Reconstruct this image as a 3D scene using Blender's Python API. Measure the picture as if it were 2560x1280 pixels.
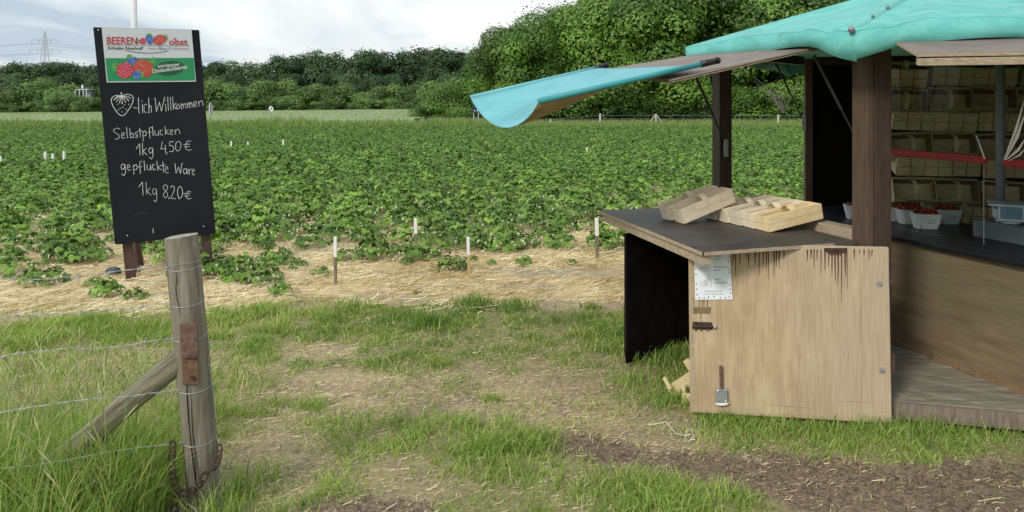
import bpy, math, random
import numpy as np
from mathutils import Vector, Matrix, Euler

for o in list(bpy.data.objects): bpy.data.objects.remove(o)
SC = bpy.context.scene
COL = SC.collection
F, Y0, H = 1900.0, 268.0, 1.6          # focal length and horizon row of the photograph (in its pixels), eye height in metres
PI = math.pi

# ------------------------------------------------------------------ camera, light, sky, exposure
cam = bpy.data.cameras.new('camera'); co = bpy.data.objects.new('camera', cam); COL.objects.link(co)
co.location = (0, 0, H); co.rotation_euler = (PI/2, 0, 0)
cam.sensor_width = 36; cam.lens = 36*F/2560; cam.shift_y = -(640-Y0)/2560
cam.clip_start = .05; cam.clip_end = 5000
SC.camera = co

SUN_DIR = Vector((-.53, -.68, .60)).normalized()      # towards the sun behind thin cloud
sun = bpy.data.lights.new('sun', 'SUN'); sun.energy = 1.5; sun.angle = math.radians(11); sun.color = (1, .95, .87)
so = bpy.data.objects.new('sun', sun); COL.objects.link(so)
so.rotation_euler = SUN_DIR.to_track_quat('Z', 'Y').to_euler(); so.location = (-20, -20, 40)

W = bpy.data.worlds.new('World'); SC.world = W; W.use_nodes = True
nt = W.node_tree; nt.nodes.clear()
def N(t, **k):
    n = nt.nodes.new(t)
    for a, b in k.items(): setattr(n, a, b)
    return n
def L(a, b): nt.links.new(a, b)
wo = N('ShaderNodeOutputWorld'); mixs = N('ShaderNodeMixShader')
b1 = N('ShaderNodeBackground'); b1.inputs[1].default_value = .1
sky = N('ShaderNodeTexSky', sky_type='NISHITA', sun_disc=False)
sky.sun_elevation = math.asin(SUN_DIR.z); sky.sun_rotation = math.atan2(SUN_DIR.x, SUN_DIR.y)
L(sky.outputs[0], b1.inputs[0])
b2 = N('ShaderNodeBackground'); b2.inputs[1].default_value = .62
tc = N('ShaderNodeTexCoord'); sep = N('ShaderNodeSeparateXYZ'); L(tc.outputs['Generated'], sep.inputs[0])
za = N('ShaderNodeMath', operation='ADD'); L(sep.outputs['Z'], za.inputs[0]); za.inputs[1].default_value = .16
zm = N('ShaderNodeMath', operation='MAXIMUM'); L(za.outputs[0], zm.inputs[0]); zm.inputs[1].default_value = .1
dx = N('ShaderNodeMath', operation='DIVIDE'); L(sep.outputs['X'], dx.inputs[0]); L(zm.outputs[0], dx.inputs[1])
dy = N('ShaderNodeMath', operation='DIVIDE'); L(sep.outputs['Y'], dy.inputs[0]); L(zm.outputs[0], dy.inputs[1])
cb = N('ShaderNodeCombineXYZ'); L(dx.outputs[0], cb.inputs[0]); L(dy.outputs[0], cb.inputs[1])
cmap = N('ShaderNodeMapping'); cmap.inputs['Location'].default_value = (2.1, .35, 4.1); cmap.inputs['Scale'].default_value = (1.15, .62, 1)
L(cb.outputs[0], cmap.inputs[0])
n1 = N('ShaderNodeTexNoise'); n1.inputs['Scale'].default_value = .9; n1.inputs['Detail'].default_value = 9; n1.inputs['Roughness'].default_value = .52; n1.inputs['Distortion'].default_value = .5
L(cmap.outputs[0], n1.inputs['Vector'])
cr = N('ShaderNodeValToRGB'); L(n1.outputs['Fac'], cr.inputs[0])
e = cr.color_ramp.elements
e[0].position = .36; e[0].color = (.56, .65, .76, 1)
e[1].position = .64; e[1].color = (1.14, 1.15, 1.12, 1)
m = e.new(.44); m.color = (.78, .86, .90, 1)
m = e.new(.52); m.color = (.94, .98, .98, 1)
L(cr.outputs[0], b2.inputs[0])
mixs.inputs[0].default_value = .93
L(b1.outputs[0], mixs.inputs[1]); L(b2.outputs[0], mixs.inputs[2]); L(mixs.outputs[0], wo.inputs[0])
SC.view_settings.view_transform = 'Standard'; SC.view_settings.look = 'None'
SC.view_settings.exposure = .66; SC.view_settings.gamma = 1
SC.view_settings.use_curve_mapping = False

# ------------------------------------------------------------------ helpers
def px(x, y, Y):                       # photograph pixel at distance Y -> point
    return Vector(((x-1280)/F*Y, Y, H-(y-Y0)/F*Y))
def gp(x, y, z=0):                     # photograph pixel on the level z
    return px(x, y, (H-z)*F/(y-Y0))
def on_plane(x, y, P, n):
    d = Vector(((x-1280)/F, 1, -(y-Y0)/F)); O = Vector((0, 0, H))
    return O + d*((P-O).dot(n)/d.dot(n))
def tag(o, label=None, cat=None, group=None, kind=None):
    if label: o['label'] = label
    if cat: o['category'] = cat
    if group: o['group'] = group
    if kind: o['kind'] = kind
    return o
def thing(name, label, cat, loc=(0, 0, 0), group=None, rz=0):
    o = bpy.data.objects.new(name, None); COL.objects.link(o); o.location = loc; o.rotation_euler.z = rz
    o.empty_display_size = .1
    return tag(o, label, cat, group)
def adopt(o, parent):
    if parent is not None:
        o.parent = parent
        bpy_world = Matrix.Identity(4); p = parent; chain = []
        while p is not None: chain.append(p); p = p.parent
        for q in reversed(chain): bpy_world = bpy_world @ q.matrix_parent_inverse @ q.matrix_basis
        o.matrix_parent_inverse = bpy_world.inverted()
    return o
def link(name, me, mat=None, parent=None, local=False):
    o = bpy.data.objects.new(name, me); COL.objects.link(o)
    if mat is not None:
        for m_ in (mat if isinstance(mat, (list, tuple)) else [mat]): me.materials.append(m_)
    if parent is not None:
        if local: o.parent = parent
        else: adopt(o, parent)
    return o
def kids(o): return [c for c in o.children]
def copy_tree(o, parent=None):
    c = o.copy(); COL.objects.link(c)
    if parent is not None: c.parent = parent
    for ch in kids(o): copy_tree(ch, c)
    return c

class MB:
    """collects faces of ONE mesh"""
    def __init__(s): s.v = []; s.f = []; s.mi = []; s.cur = 0
    def add(s, vs, fs):
        b = len(s.v); s.v += [tuple(p) for p in vs]
        for f in fs: s.f.append(tuple(b+i for i in f)); s.mi.append(s.cur)
        return s
    def quadbox(s, q, t):              # q: four corners of the upper/outer face, t: thickness vector
        q = [Vector(p) for p in q]; t = Vector(t)
        s.add(q+[p+t for p in q], [(0,1,2,3),(7,6,5,4),(0,4,5,1),(1,5,6,2),(2,6,7,3),(3,7,4,0)]); return s
    def box(s, c, sx, sy, sz, u=(1,0,0), v=(0,1,0), w=(0,0,1)):
        c, u, v, w = Vector(c), Vector(u)*sx/2, Vector(v)*sy/2, Vector(w)*sz/2
        P = [c+a*u+b*v+d*w for d in (-1,1) for a, b in ((-1,-1),(1,-1),(1,1),(-1,1))]
        s.add(P, [(3,2,1,0),(4,5,6,7),(0,1,5,4),(1,2,6,5),(2,3,7,6),(3,0,4,7)]); return s
    def bar(s, a, b, w, d=None, up=(0,0,1)):
        a, b = Vector(a), Vector(b); z = (b-a); l = z.length; z.normalize()
        up = Vector(up)
        if abs(z.dot(up)) > .97: up = Vector((0,1,0))
        x = z.cross(up).normalized(); y = x.cross(z)
        return s.box((a+b)/2, w, d or w, l, x, y, z)
    def tube(s, pts, r, n=8, cap=True):
        pts = [Vector(p) for p in pts]; rs = r if isinstance(r, (list, tuple)) else [r]*len(pts)
        b = len(s.v); ref = None
        for i, p in enumerate(pts):
            t = (pts[min(i+1, len(pts)-1)]-pts[max(i-1, 0)]).normalized()
            if ref is None:
                ref = Vector((0,0,1)) if abs(t.z) < .9 else Vector((1,0,0))
            x = (ref - t*ref.dot(t)).normalized(); ref = x; y = t.cross(x)
            for k in range(n):
                a = 2*PI*k/n; s.v.append(tuple(p + (x*math.cos(a)+y*math.sin(a))*rs[i]))
        for i in range(len(pts)-1):
            for k in range(n):
                s.f.append((b+i*n+k, b+i*n+(k+1)%n, b+(i+1)*n+(k+1)%n, b+(i+1)*n+k)); s.mi.append(s.cur)
        if cap:
            s.f.append(tuple(b+k for k in reversed(range(n)))); s.mi.append(s.cur)
            e_ = b+(len(pts)-1)*n; s.f.append(tuple(e_+k for k in range(n))); s.mi.append(s.cur)
        return s
    def ball(s, c, rx, ry=None, rz=None, nu=8, nv=5):
        ry = ry or rx; rz = rz or rx; b = len(s.v); c = Vector(c)
        s.v.append((c.x, c.y, c.z-rz))
        for i in range(1, nv):
            th = PI*i/nv
            for k in range(nu):
                a = 2*PI*k/nu; s.v.append((c.x+rx*math.sin(th)*math.cos(a), c.y+ry*math.sin(th)*math.sin(a), c.z-rz*math.cos(th)))
        s.v.append((c.x, c.y, c.z+rz)); top = len(s.v)-1
        for k in range(nu):
            s.f.append((b, b+1+(k+1)%nu, b+1+k)); s.mi.append(s.cur)
            for i in range(nv-2):
                q = b+1+i*nu; s.f.append((q+k, q+(k+1)%nu, q+nu+(k+1)%nu, q+nu+k)); s.mi.append(s.cur)
            q = b+1+(nv-2)*nu; s.f.append((q+k, q+(k+1)%nu, top)); s.mi.append(s.cur)
        return s
    def build(s, name, mat=None, parent=None, smooth=False, bevel=0, local=False):
        me = bpy.data.meshes.new(name); me.from_pydata(s.v, [], s.f); me.update()
        o = link(name, me, mat, parent, local)
        if any(s.mi): me.polygons.foreach_set('material_index', s.mi)
        if smooth: me.polygons.foreach_set('use_smooth', [True]*len(s.f))
        if bevel:
            b = o.modifiers.new('bevel', 'BEVEL'); b.width = bevel; b.segments = 2; b.limit_method = 'ANGLE'
        return o

def np_mesh(name, V, Fc, attrs=None, smooth=False):
    me = bpy.data.meshes.new(name); V = np.asarray(V, np.float32); Fc = np.asarray(Fc, np.int32)
    k = Fc.shape[1]; n = len(Fc)
    me.vertices.add(len(V)); me.vertices.foreach_set('co', V.ravel())
    me.loops.add(n*k); me.loops.foreach_set('vertex_index', Fc.ravel())
    me.polygons.add(n); me.polygons.foreach_set('loop_start', np.arange(0, n*k, k, dtype=np.int32))
    try: me.polygons.foreach_set('loop_total', np.full(n, k, np.int32))
    except Exception: pass
    if smooth: me.polygons.foreach_set('use_smooth', np.ones(n, bool))
    for a, d in (attrs or {}).items():
        at = me.attributes.new(a, 'FLOAT', 'POINT'); at.data.foreach_set('value', np.asarray(d, np.float32))
    me.update(calc_edges=True); me.validate()
    return me

def hsh(i, j, seed):
    h = (i.astype(np.int64)*374761393 + j.astype(np.int64)*668265263 + seed*1442695041) & 0xffffffff
    h = ((h ^ (h >> 13))*1274126177) & 0xffffffff
    return ((h ^ (h >> 16)) & 0xffff)/65535.0
def vnoise(x, y, seed):
    xi, yi = np.floor(x), np.floor(y); u, v = x-xi, y-yi
    u = u*u*(3-2*u); v = v*v*(3-2*v)
    a, b = hsh(xi, yi, seed), hsh(xi+1, yi, seed); c, d = hsh(xi, yi+1, seed), hsh(xi+1, yi+1, seed)
    return (a*(1-u)+b*u)*(1-v)+(c*(1-u)+d*u)*v
def fbm(x, y, s, seed, o=4):
    x = np.asarray(x, float); y = np.asarray(y, float)
    t = 0; a = .5; tot = 0
    for k in range(o):
        t = t+a*vnoise(x*s*2**k+17.3*k, y*s*2**k-9.1*k, seed+k); tot += a; a *= .5
    return t/tot
def sm(x, a, b): t = np.clip((x-a)/(b-a), 0, 1); return t*t*(3-2*t)

# ------------------------------------------------------------------ materials
def newmat(name):
    m = bpy.data.materials.new(name); m.use_nodes = True; t = m.node_tree
    p = t.nodes['Principled BSDF']
    return m, t, p
def rgb(c): return (c[0], c[1], c[2], 1)
def mat(name, c1, c2=None, rough=.7, scale=20, stretch=(1,1,1), bump=0, detail=5, metal=0, spec=.4, c3=None, lo=.35, hi=.65, distort=0, grain=None, spots=None):
    m, t, p = newmat(name); nd = t.nodes
    p.inputs['Roughness'].default_value = rough; p.inputs['Metallic'].default_value = metal
    p.inputs['Specular IOR Level'].default_value = spec
    if c2 is None: p.inputs['Base Color'].default_value = rgb(c1); return m
    tcn = nd.new('ShaderNodeTexCoord'); mp = nd.new('ShaderNodeMapping'); mp.inputs['Scale'].default_value = stretch
    t.links.new(tcn.outputs['Object'], mp.inputs[0])
    n = nd.new('ShaderNodeTexNoise'); n.inputs['Scale'].default_value = scale; n.inputs['Detail'].default_value = detail; n.inputs['Roughness'].default_value = .6
    n.inputs['Distortion'].default_value = distort
    t.links.new(mp.outputs[0], n.inputs['Vector'])
    r = nd.new('ShaderNodeValToRGB'); t.links.new(n.outputs['Fac'], r.inputs[0])
    r.color_ramp.elements[0].position = lo; r.color_ramp.elements[0].color = rgb(c1)
    r.color_ramp.elements[1].position = hi; r.color_ramp.elements[1].color = rgb(c2)
    out = r.outputs[0]
    if c3 is not None:
        n2 = nd.new('ShaderNodeTexNoise'); n2.inputs['Scale'].default_value = scale*.13; n2.inputs['Detail'].default_value = 6
        t.links.new(tcn.outputs['Object'], n2.inputs['Vector'])
        r2 = nd.new('ShaderNodeValToRGB'); r2.color_ramp.elements[0].position = .48; r2.color_ramp.elements[1].position = .68
        t.links.new(n2.outputs['Fac'], r2.inputs[0])
        mx = nd.new('ShaderNodeMix'); mx.data_type = 'RGBA'
        t.links.new(r2.outputs[0], mx.inputs['Factor']); t.links.new(out, mx.inputs['A']); mx.inputs['B'].default_value = rgb(c3)
        out = mx.outputs['Result']
    def mult(out, s_, st_, lo_, hi_, k):
        mp2 = nd.new('ShaderNodeMapping'); mp2.inputs['Scale'].default_value = st_; t.links.new(tcn.outputs['Object'], mp2.inputs[0])
        n3 = nd.new('ShaderNodeTexNoise'); n3.inputs['Scale'].default_value = s_; n3.inputs['Detail'].default_value = 5; t.links.new(mp2.outputs[0], n3.inputs['Vector'])
        r3 = nd.new('ShaderNodeValToRGB'); r3.color_ramp.elements[0].position = lo_; r3.color_ramp.elements[1].position = hi_; r3.color_ramp.elements[0].color = (k, k*.97, k*.92, 1); t.links.new(n3.outputs['Fac'], r3.inputs[0])
        m3 = nd.new('ShaderNodeMix'); m3.data_type = 'RGBA'; m3.blend_type = 'MULTIPLY'; m3.inputs['Factor'].default_value = 1
        t.links.new(out, m3.inputs['A']); t.links.new(r3.outputs[0], m3.inputs['B']); return m3.outputs['Result']
    if grain: out = mult(out, grain[0], grain[1], .38, .60, grain[2])
    if spots: out = mult(out, spots[0], (1,1,1), .30, .38, spots[1])
    t.links.new(out, p.inputs['Base Color'])
    if bump:
        b = nd.new('ShaderNodeBump'); b.inputs['Strength'].default_value = bump; b.inputs['Distance'].default_value = .01
        t.links.new(n.outputs['Fac'], b.inputs['Height']); t.links.new(b.outputs[0], p.inputs['Normal'])
    return m
def leafmat(name, dark, light, rough=.5, trans=.3, spec=.3, warm=None, objvar=.25):
    """colour runs from dark to light with the per-leaf value 'tint'; each object varies a little"""
    m, t, p = newmat(name); nd = t.nodes
    a = nd.new('ShaderNodeAttribute'); a.attribute_name = 'tint'
    r = nd.new('ShaderNodeValToRGB'); t.links.new(a.outputs['Fac'], r.inputs[0])
    r.color_ramp.elements[0].color = rgb(dark); r.color_ramp.elements[1].color = rgb(light)
    if warm: w_ = r.color_ramp.elements.new(.93); w_.color = rgb(light); r.color_ramp.elements[-1].color = rgb(warm)
    oi = nd.new('ShaderNodeObjectInfo')
    mr = nd.new('ShaderNodeMapRange'); mr.inputs['To Min'].default_value = 1-objvar; mr.inputs['To Max'].default_value = 1+objvar
    t.links.new(oi.outputs['Random'], mr.inputs['Value'])
    hs = nd.new('ShaderNodeHueSaturation'); t.links.new(r.outputs[0], hs.inputs['Color']); t.links.new(mr.outputs[0], hs.inputs['Value'])
    t.links.new(hs.outputs[0], p.inputs['Base Color'])
    p.inputs['Roughness'].default_value = rough; p.inputs['Specular IOR Level'].default_value = spec
    tr = nd.new('ShaderNodeBsdfTranslucent'); ms = nd.new('ShaderNodeMixShader'); ms.inputs[0].default_value = trans
    br = nd.new('ShaderNodeMix'); br.data_type = 'RGBA'; br.blend_type = 'MULTIPLY'; br.inputs['Factor'].default_value = 1
    t.links.new(hs.outputs[0], br.inputs['A']); br.inputs['B'].default_value = (1.25, 1.35, .6, 1)
    t.links.new(br.outputs['Result'], tr.inputs[0])
    t.links.new(p.outputs[0], ms.inputs[1]); t.links.new(tr.outputs[0], ms.inputs[2])
    t.links.new(ms.outputs[0], nd['Material Output'].inputs[0])
    return m

M = dict(
 ply=mat('weathered_plywood', (.37,.27,.165), (.58,.46,.31), .75, 5, (2.2,2.2,.7), .12, 9, c3=(.45,.37,.265), lo=.3, hi=.72, grain=(150,(1,1,.03),.86)),
 plydark=mat('stained_plywood', (.16,.105,.055), (.27,.185,.10), .6, 8, (3,3,.6), .1, 7, c3=(.20,.15,.08)),
 edge=mat('raw_ply_edge', (.29,.225,.155), (.47,.385,.28), .8, 30, (1,1,6)),
 flap=mat('grey_brown_film_ply', (.15,.115,.10), (.24,.19,.165), .55, 6, (1,2,1), .1, 7, c3=(.19,.15,.13)),
 table=mat('dark_film_ply', (.035,.030,.028), (.075,.064,.058), .55, 7, (1,1,1), .12, 8, c3=(.09,.08,.07)),
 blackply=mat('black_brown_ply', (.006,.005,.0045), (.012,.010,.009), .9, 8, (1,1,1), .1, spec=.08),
 brown=mat('brown_painted_post', (.036,.022,.016), (.062,.038,.028), .55, 14, (2,2,.4), .15, 6),
 brownlight=mat('faded_brown_paint', (.070,.045,.032), (.105,.068,.048), .6, 14, (2,2,.4), .15, 6),
 tarp=mat('turquoise_tarp', (.105,.42,.385), (.165,.53,.485), .62, 4.5, (1,1,2.2), .22, 5, c3=(.12,.42,.385), distort=1.2, spots=(3.4,.80)),
 tarpblue=mat('sky_blue_tarp', (.13,.40,.45), (.18,.48,.525), .6, 3, (1,1,1), .35, 7, distort=1, spots=(3,.86)),
 tarpunder=mat('brown_tarp_underside', (.25,.17,.09), (.42,.31,.18), .7, 12, (1,5,1), .1, 5),
 black=mat('black_plastic', (.012,.012,.013), None, .35),
 blackmetal=mat('black_strut', (.015,.014,.014), None, .45, spec=.5),
 steel=mat('zinc_steel', (.28,.31,.33), (.45,.48,.50), .45, 60, bump=.1, metal=.6),
 rust=mat('rusty_steel', (.085,.048,.037), (.17,.105,.08), .85, 45, (1,1,1), .5, 7, c3=(.15,.075,.056)),
 rustchain=mat('rusty_chain_steel', (.035,.024,.019), (.09,.05,.037), .85, 60, (1,1,1), .5, 6),
 wire=mat('galvanised_wire', (.33,.34,.36), (.5,.51,.53), .5, 80, metal=.5),
 stain=mat('dark_drip_stain', (.045,.022,.014), (.08,.042,.028), .7, 30, (1,1,1)),
 oldwood=mat('grey_weathered_round_post', (.10,.088,.068), (.30,.27,.215), .85, 11, (5,5,.35), .6, 9, c3=(.19,.175,.125), lo=.28, hi=.72),
 oldwoodend=mat('sawn_post_end', (.24,.22,.17), (.40,.37,.30), .85, 30, (1,1,1), .4, 8),
 crack=mat('dark_wood_split', (.012,.010,.008), None, .95, spec=.1),
 splint=mat('pale_wood_splint', (.76,.64,.45), (.90,.81,.63), .7, 14, (1,6,6), .1, 6, c3=(.74,.58,.40)),
 splintyellow=mat('yellow_wood_splint', (.74,.58,.31), (.88,.74,.45), .7, 14, (1,6,6), .1, 6, c3=(.64,.46,.23)),
 splintgrey=mat('grey_wood_splint', (.64,.57,.42), (.80,.73,.57), .7, 14, (1,6,6), .1, 6),
 splintold=mat('shade_toned_wood_splint', (.52,.43,.25), (.68,.58,.36), .75, 14, (1,6,6), .1, 6, c3=(.44,.35,.19)), splintshade2=mat('shade_toned_olive_splint', (.46,.39,.22), (.61,.53,.32), .75, 14, (1,6,6), .1, 6),  # darker splint tones, the stall's inner shade put into the colour
 paperwhite=mat('white_card', (.72,.72,.72), (.80,.80,.80), .7, 8),
 paper=mat('white_laminated_sheet', (.74,.78,.84), (.80,.83,.88), .3, 4),
 ink=mat('grey_print', (.16,.17,.19), None, .7), inklight=mat('faint_grey_print', (.42,.44,.47), None, .7), inkred=mat('red_print_mark', (.5,.12,.12), None, .7),
 chalkboard=mat('black_chalkboard', (.0075,.009,.0155), (.015,.017,.026), .7, 3, (1,1,1), .05, 8, c3=(.023,.026,.034), spec=.12),
 chalk=mat('white_chalk', (.42,.43,.45), (.84,.84,.84), .9, 90, lo=.3, hi=.55),
 chalkfaint=mat('wiped_chalk', (.028,.028,.032), None, .9),
 white=mat('white_print', (.66,.70,.76), None, .45), green=mat('green_print', (.03,.30,.13), None, .45), dkgreen=mat('dark_green_print', (.012,.12,.065), None, .45),
 red=mat('red_print', (.52,.04,.055), None, .45), pink=mat('raspberry_print', (.62,.08,.16), (.75,.22,.30), .5, 60), berry=mat('strawberry_print', (.48,.06,.05), (.62,.14,.10), .5, 40),
 blue=mat('blueberry_print', (.06,.14,.50), (.15,.28,.68), .5, 30), leafp=mat('leaf_print', (.10,.32,.09), (.22,.46,.15), .5, 30), blk=mat('black_print', (.03,.03,.035), None, .5),
 lilac=mat('lilac_print', (.42,.26,.42), None, .5), seed=mat('seed_print', (.72,.45,.30), None, .5), navy=mat('navy_print', (.10,.14,.36), None, .5),
 legs=mat('brown_sign_leg', (.07,.04,.035), (.12,.075,.065), .8, 20, (2,2,.4), .3),
 polegrey=mat('pale_grey_pole', (.55,.56,.57), (.66,.67,.67), .6, 10, (1,1,.3)),
 stakewhite=mat('white_stake_paint', (.72,.72,.70), (.80,.80,.78), .7, 20), stakewood=mat('grey_stake_wood', (.14,.11,.085), (.24,.19,.15), .85, 25, (2,2,.4), .3), stakefresh=mat('fresh_stake_wood', (.42,.27,.13), (.55,.38,.2), .8, 25, (2,2,.4), .3),
 fruit=mat('ripe_strawberry', (.22,.010,.012), (.36,.025,.02), .35, 60), calyx=mat('strawberry_calyx', (.06,.13,.03), None, .7),
 countertop=mat('dark_counter', (.008,.009,.012), (.015,.017,.021), .4, 10, spec=.3),
 redbar=mat('red_painted_rail', (.30,.012,.022), (.38,.02,.03), .4, 20), greybox=mat('grey_box', (.11,.125,.135), (.15,.165,.175), .6, 8),
 scalewhite=mat('pale_plastic', (.55,.60,.66), None, .35), screen=mat('grey_display', (.16,.25,.32), (.20,.30,.37), .2, 20), scaleblue=mat('blue_grey_plastic', (.16,.27,.38), None, .4), foil=mat('white_plastic_film', (.8,.8,.8), None, .25),
 floor=mat('grey_floor_plank', (.15,.135,.10), (.28,.25,.195), .8, 7, (.6,4,1), .25, 8, c3=(.26,.24,.185)),
 farwhite=mat('white_house_paint', (.75,.76,.77), None, .7), glassdark=mat('dark_window', (.03,.035,.04), None, .15),
 pylon=mat('haze_paled_lattice_steel', (.42,.45,.49), None, .6), farpost=mat('pale_fence_post', (.42,.40,.36), (.55,.53,.48), .85, 8),  # pylon: the haze of distance put into a paler grey
 signgrey=mat('sign_back_grey', (.22,.24,.26), None, .5), signwhite=mat('sign_white', (.78,.78,.78), None, .5), signblack=mat('sign_black', (.02,.02,.02), None, .5), signblue=mat('dark_blue_sign', (.02,.03,.09), None, .5),
 stone=mat('blue_grey_stone', (.05,.065,.08), (.10,.12,.14), .7, 20, (1,1,1), .4), bark=mat('bark', (.06,.05,.04), (.13,.11,.09), .9, 14, (3,3,.4), .5), deadwood=mat('bleached_branch', (.15,.135,.115), None, .9),
 twine=mat('pale_baling_twine', (.66,.68,.55), None, .8), straw=None,
)
def glass():
    m, t, p = newmat('thin_glass'); nd = t.nodes
    g = nd.new('ShaderNodeBsdfGlossy'); g.inputs['Roughness'].default_value = .03
    tr = nd.new('ShaderNodeBsdfTransparent'); tr.inputs[0].default_value = (.93,.96,.95,1)
    fr = nd.new('ShaderNodeFresnel'); fr.inputs[0].default_value = 1.13
    ms = nd.new('ShaderNodeMixShader'); t.links.new(fr.outputs[0], ms.inputs[0]); t.links.new(tr.outputs[0], ms.inputs[1]); t.links.new(g.outputs[0], ms.inputs[2])
    t.links.new(ms.outputs[0], nd['Material Output'].inputs[0]); return m
M['glass'] = glass()
M['leaf_straw'] = leafmat('strawberry_leaves', (.024,.076,.009), (.23,.39,.055), .5, .14, .35, objvar=.30)
M['stemgreen'] = mat('green_stem', (.12,.20,.05), None, .6)
M['unripe'] = mat('pale_unripe_berry', (.50,.52,.30), (.62,.63,.42), .5, 60)
M['grass'] = leafmat('grass_blades', (.095,.20,.036), (.385,.51,.125), .5, .35, .3, warm=(.68,.59,.30), objvar=0)
M['tallgrass'] = leafmat('tall_grass_blades', (.10,.21,.036), (.37,.50,.125), .45, .35, .35, warm=(.66,.60,.32), objvar=0)
M['farstrip'] = leafmat('rough_grass', (.10,.19,.045), (.28,.37,.12), .6, .35, .2, warm=(.36,.34,.18), objvar=0)
M['wheatblade'] = leafmat('wheat_blades', (.20,.28,.14), (.34,.41,.22), .6, .3, .2, objvar=0)
M['straw'] = leafmat('straw_stalks', (.50,.38,.18), (.97,.87,.62), .6, .1, .3, objvar=0)
M['chip'] = leafmat('bark_chips', (.10,.074,.052), (.36,.28,.20), .8, .0, .2, objvar=0)
M['tree_near'] = leafmat('wood_edge_leaves', (.016,.055,.008), (.20,.35,.052), .5, .15, .4, objvar=.30)
M['tree_far'] = leafmat('far_wood_leaves', (.022,.054,.026), (.105,.165,.068), .6, .15, .2, objvar=.25)
M['hedge_far'] = leafmat('far_bush_leaves', (.040,.090,.028), (.185,.28,.08), .6, .15, .2, objvar=.22)

# ------------------------------------------------------------------ ground
def edgeY(x): return 6.12 + .22*(fbm(x, x*0, 1.1, 5)-.5)*2 - .28*sm(-x, 1.4, 2.6)
def mulch_m(x, y):
    up = np.interp(x, [.05,.3,1.1,2.3,4], [3.62,3.70,3.47,3.40,3.3]); lo = np.interp(x, [.05,.37,.94,1.3,2], [3.6,3.47,3.12,2.85,2.4])
    n = (fbm(x, y, 5, 31)-.5)*.28
    a = sm(up-y+n, -.05, .07)*sm(y-lo+n, -.05, .07)*sm(x, .0, .3)
    b = 1-sm(np.hypot((x+.58)/.36, (y-2.93)/.20)+n*2.4, .7, 1.15)
    return np.maximum(a, b)
def bare_m(x, y):
    n = (fbm(x, y, 1.9, 41, 5)-.5)*1.9
    a = 1-sm(((x+.35)/1.55)**2+((y-4.26)/.42)**2+n, .55, 1.2)
    b = 1-sm(((x+1.12)/.40)**2+((y-3.45)/.27)**2+n, .6, 1.2)
    c = 1-sm(((x+1.3)/.35)**2+((y-5.0)/.3)**2+n, .6, 1.1)
    d = 1-sm(((x-.45)/.5)**2+((y-3.85)/.17)**2+n, .6, 1.2)
    e_ = (1-sm(((x+2.45)/1.35)**2+((y-4.5)/.55)**2+n, .6, 1.25))*.75
    g = sm(fbm(x, y, 1.5, 77, 4), .55, .68)*.7*(1-.5*sm(y, 4.6, 5.2))
    return np.clip(np.maximum.reduce([a, b, c, d, e_, g]), 0, 1)
def soil_patch(x, y):
    n = (fbm(x, y, 4.5, 61)-.5)*1.6; m_ = 0
    for (a, b, rx, ry) in ((.50, 7.3, .85, .28), (-1.05, 6.4, .35, .12), (.70, 6.12, .45, .16), (.15, 6.75, .4, .1), (-3.2, 6.5, .6, .12)): m_ = np.maximum(m_, 1-sm(((x-a)/rx)**2+((y-b)/ry)**2+n, .5, 1.15))
    return m_
def grass_m(x, y):
    return sm(edgeY(x)-y+(fbm(x, y, 3, 9)-.5)*.5, -.12, .2)*(1-.85*bare_m(x, y))*(1-.95*mulch_m(x, y))
def terr(x, y):
    x = np.asarray(x, float); y = np.asarray(y, float)
    t = np.clip((y-72)/80, 0, 1.2)
    far = t*np.clip(.62+.0095*(x+17), -.5, 1.1)
    near = sm(14-np.abs(y), 0, 4)*((fbm(x, y, 1.7, 3)-.5)*.035 + (fbm(x, y, 9, 8, 3)-.5)*.014)
    return far + near
xs = np.unique(np.concatenate([np.arange(-7, 7.01, .045), np.linspace(-60, 60, 81), np.array([-700,-400,-220,-140,-100,100,140,220,400,700])]))
ys = np.unique(np.concatenate([np.arange(2.2, 9.5, .045), np.arange(9.5, 20, .5), np.linspace(20, 160, 71), np.array([-300,-100,-30,-8,-2,0,1,200,300,500,900,1600])]))
X, Yg = np.meshgrid(xs, ys); X = X.ravel(); Yg = Yg.ravel()
Z = terr(X, Yg)
nx, ny = len(xs), len(ys); ii = (np.arange(ny-1)[:, None]*nx+np.arange(nx-1)[None]).ravel()
me = np_mesh('ground', np.c_[X, Yg, Z], np.c_[ii, ii+1, ii+nx+1, ii+nx],
    dict(grassy=np.where((Yg < 9), grass_m(X, Yg), 0), mulch=np.where(Yg < 9, mulch_m(X, Yg), 0),
         strawy=(1-.9*soil_patch(X, Yg))*sm(Yg-edgeY(X)+(fbm(X, Yg, 3, 9)-.5)*.4, -.1, .25)*(1-sm(Yg, 13, 19)), fieldy=sm(Yg, 13, 19)), smooth=True)
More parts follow.
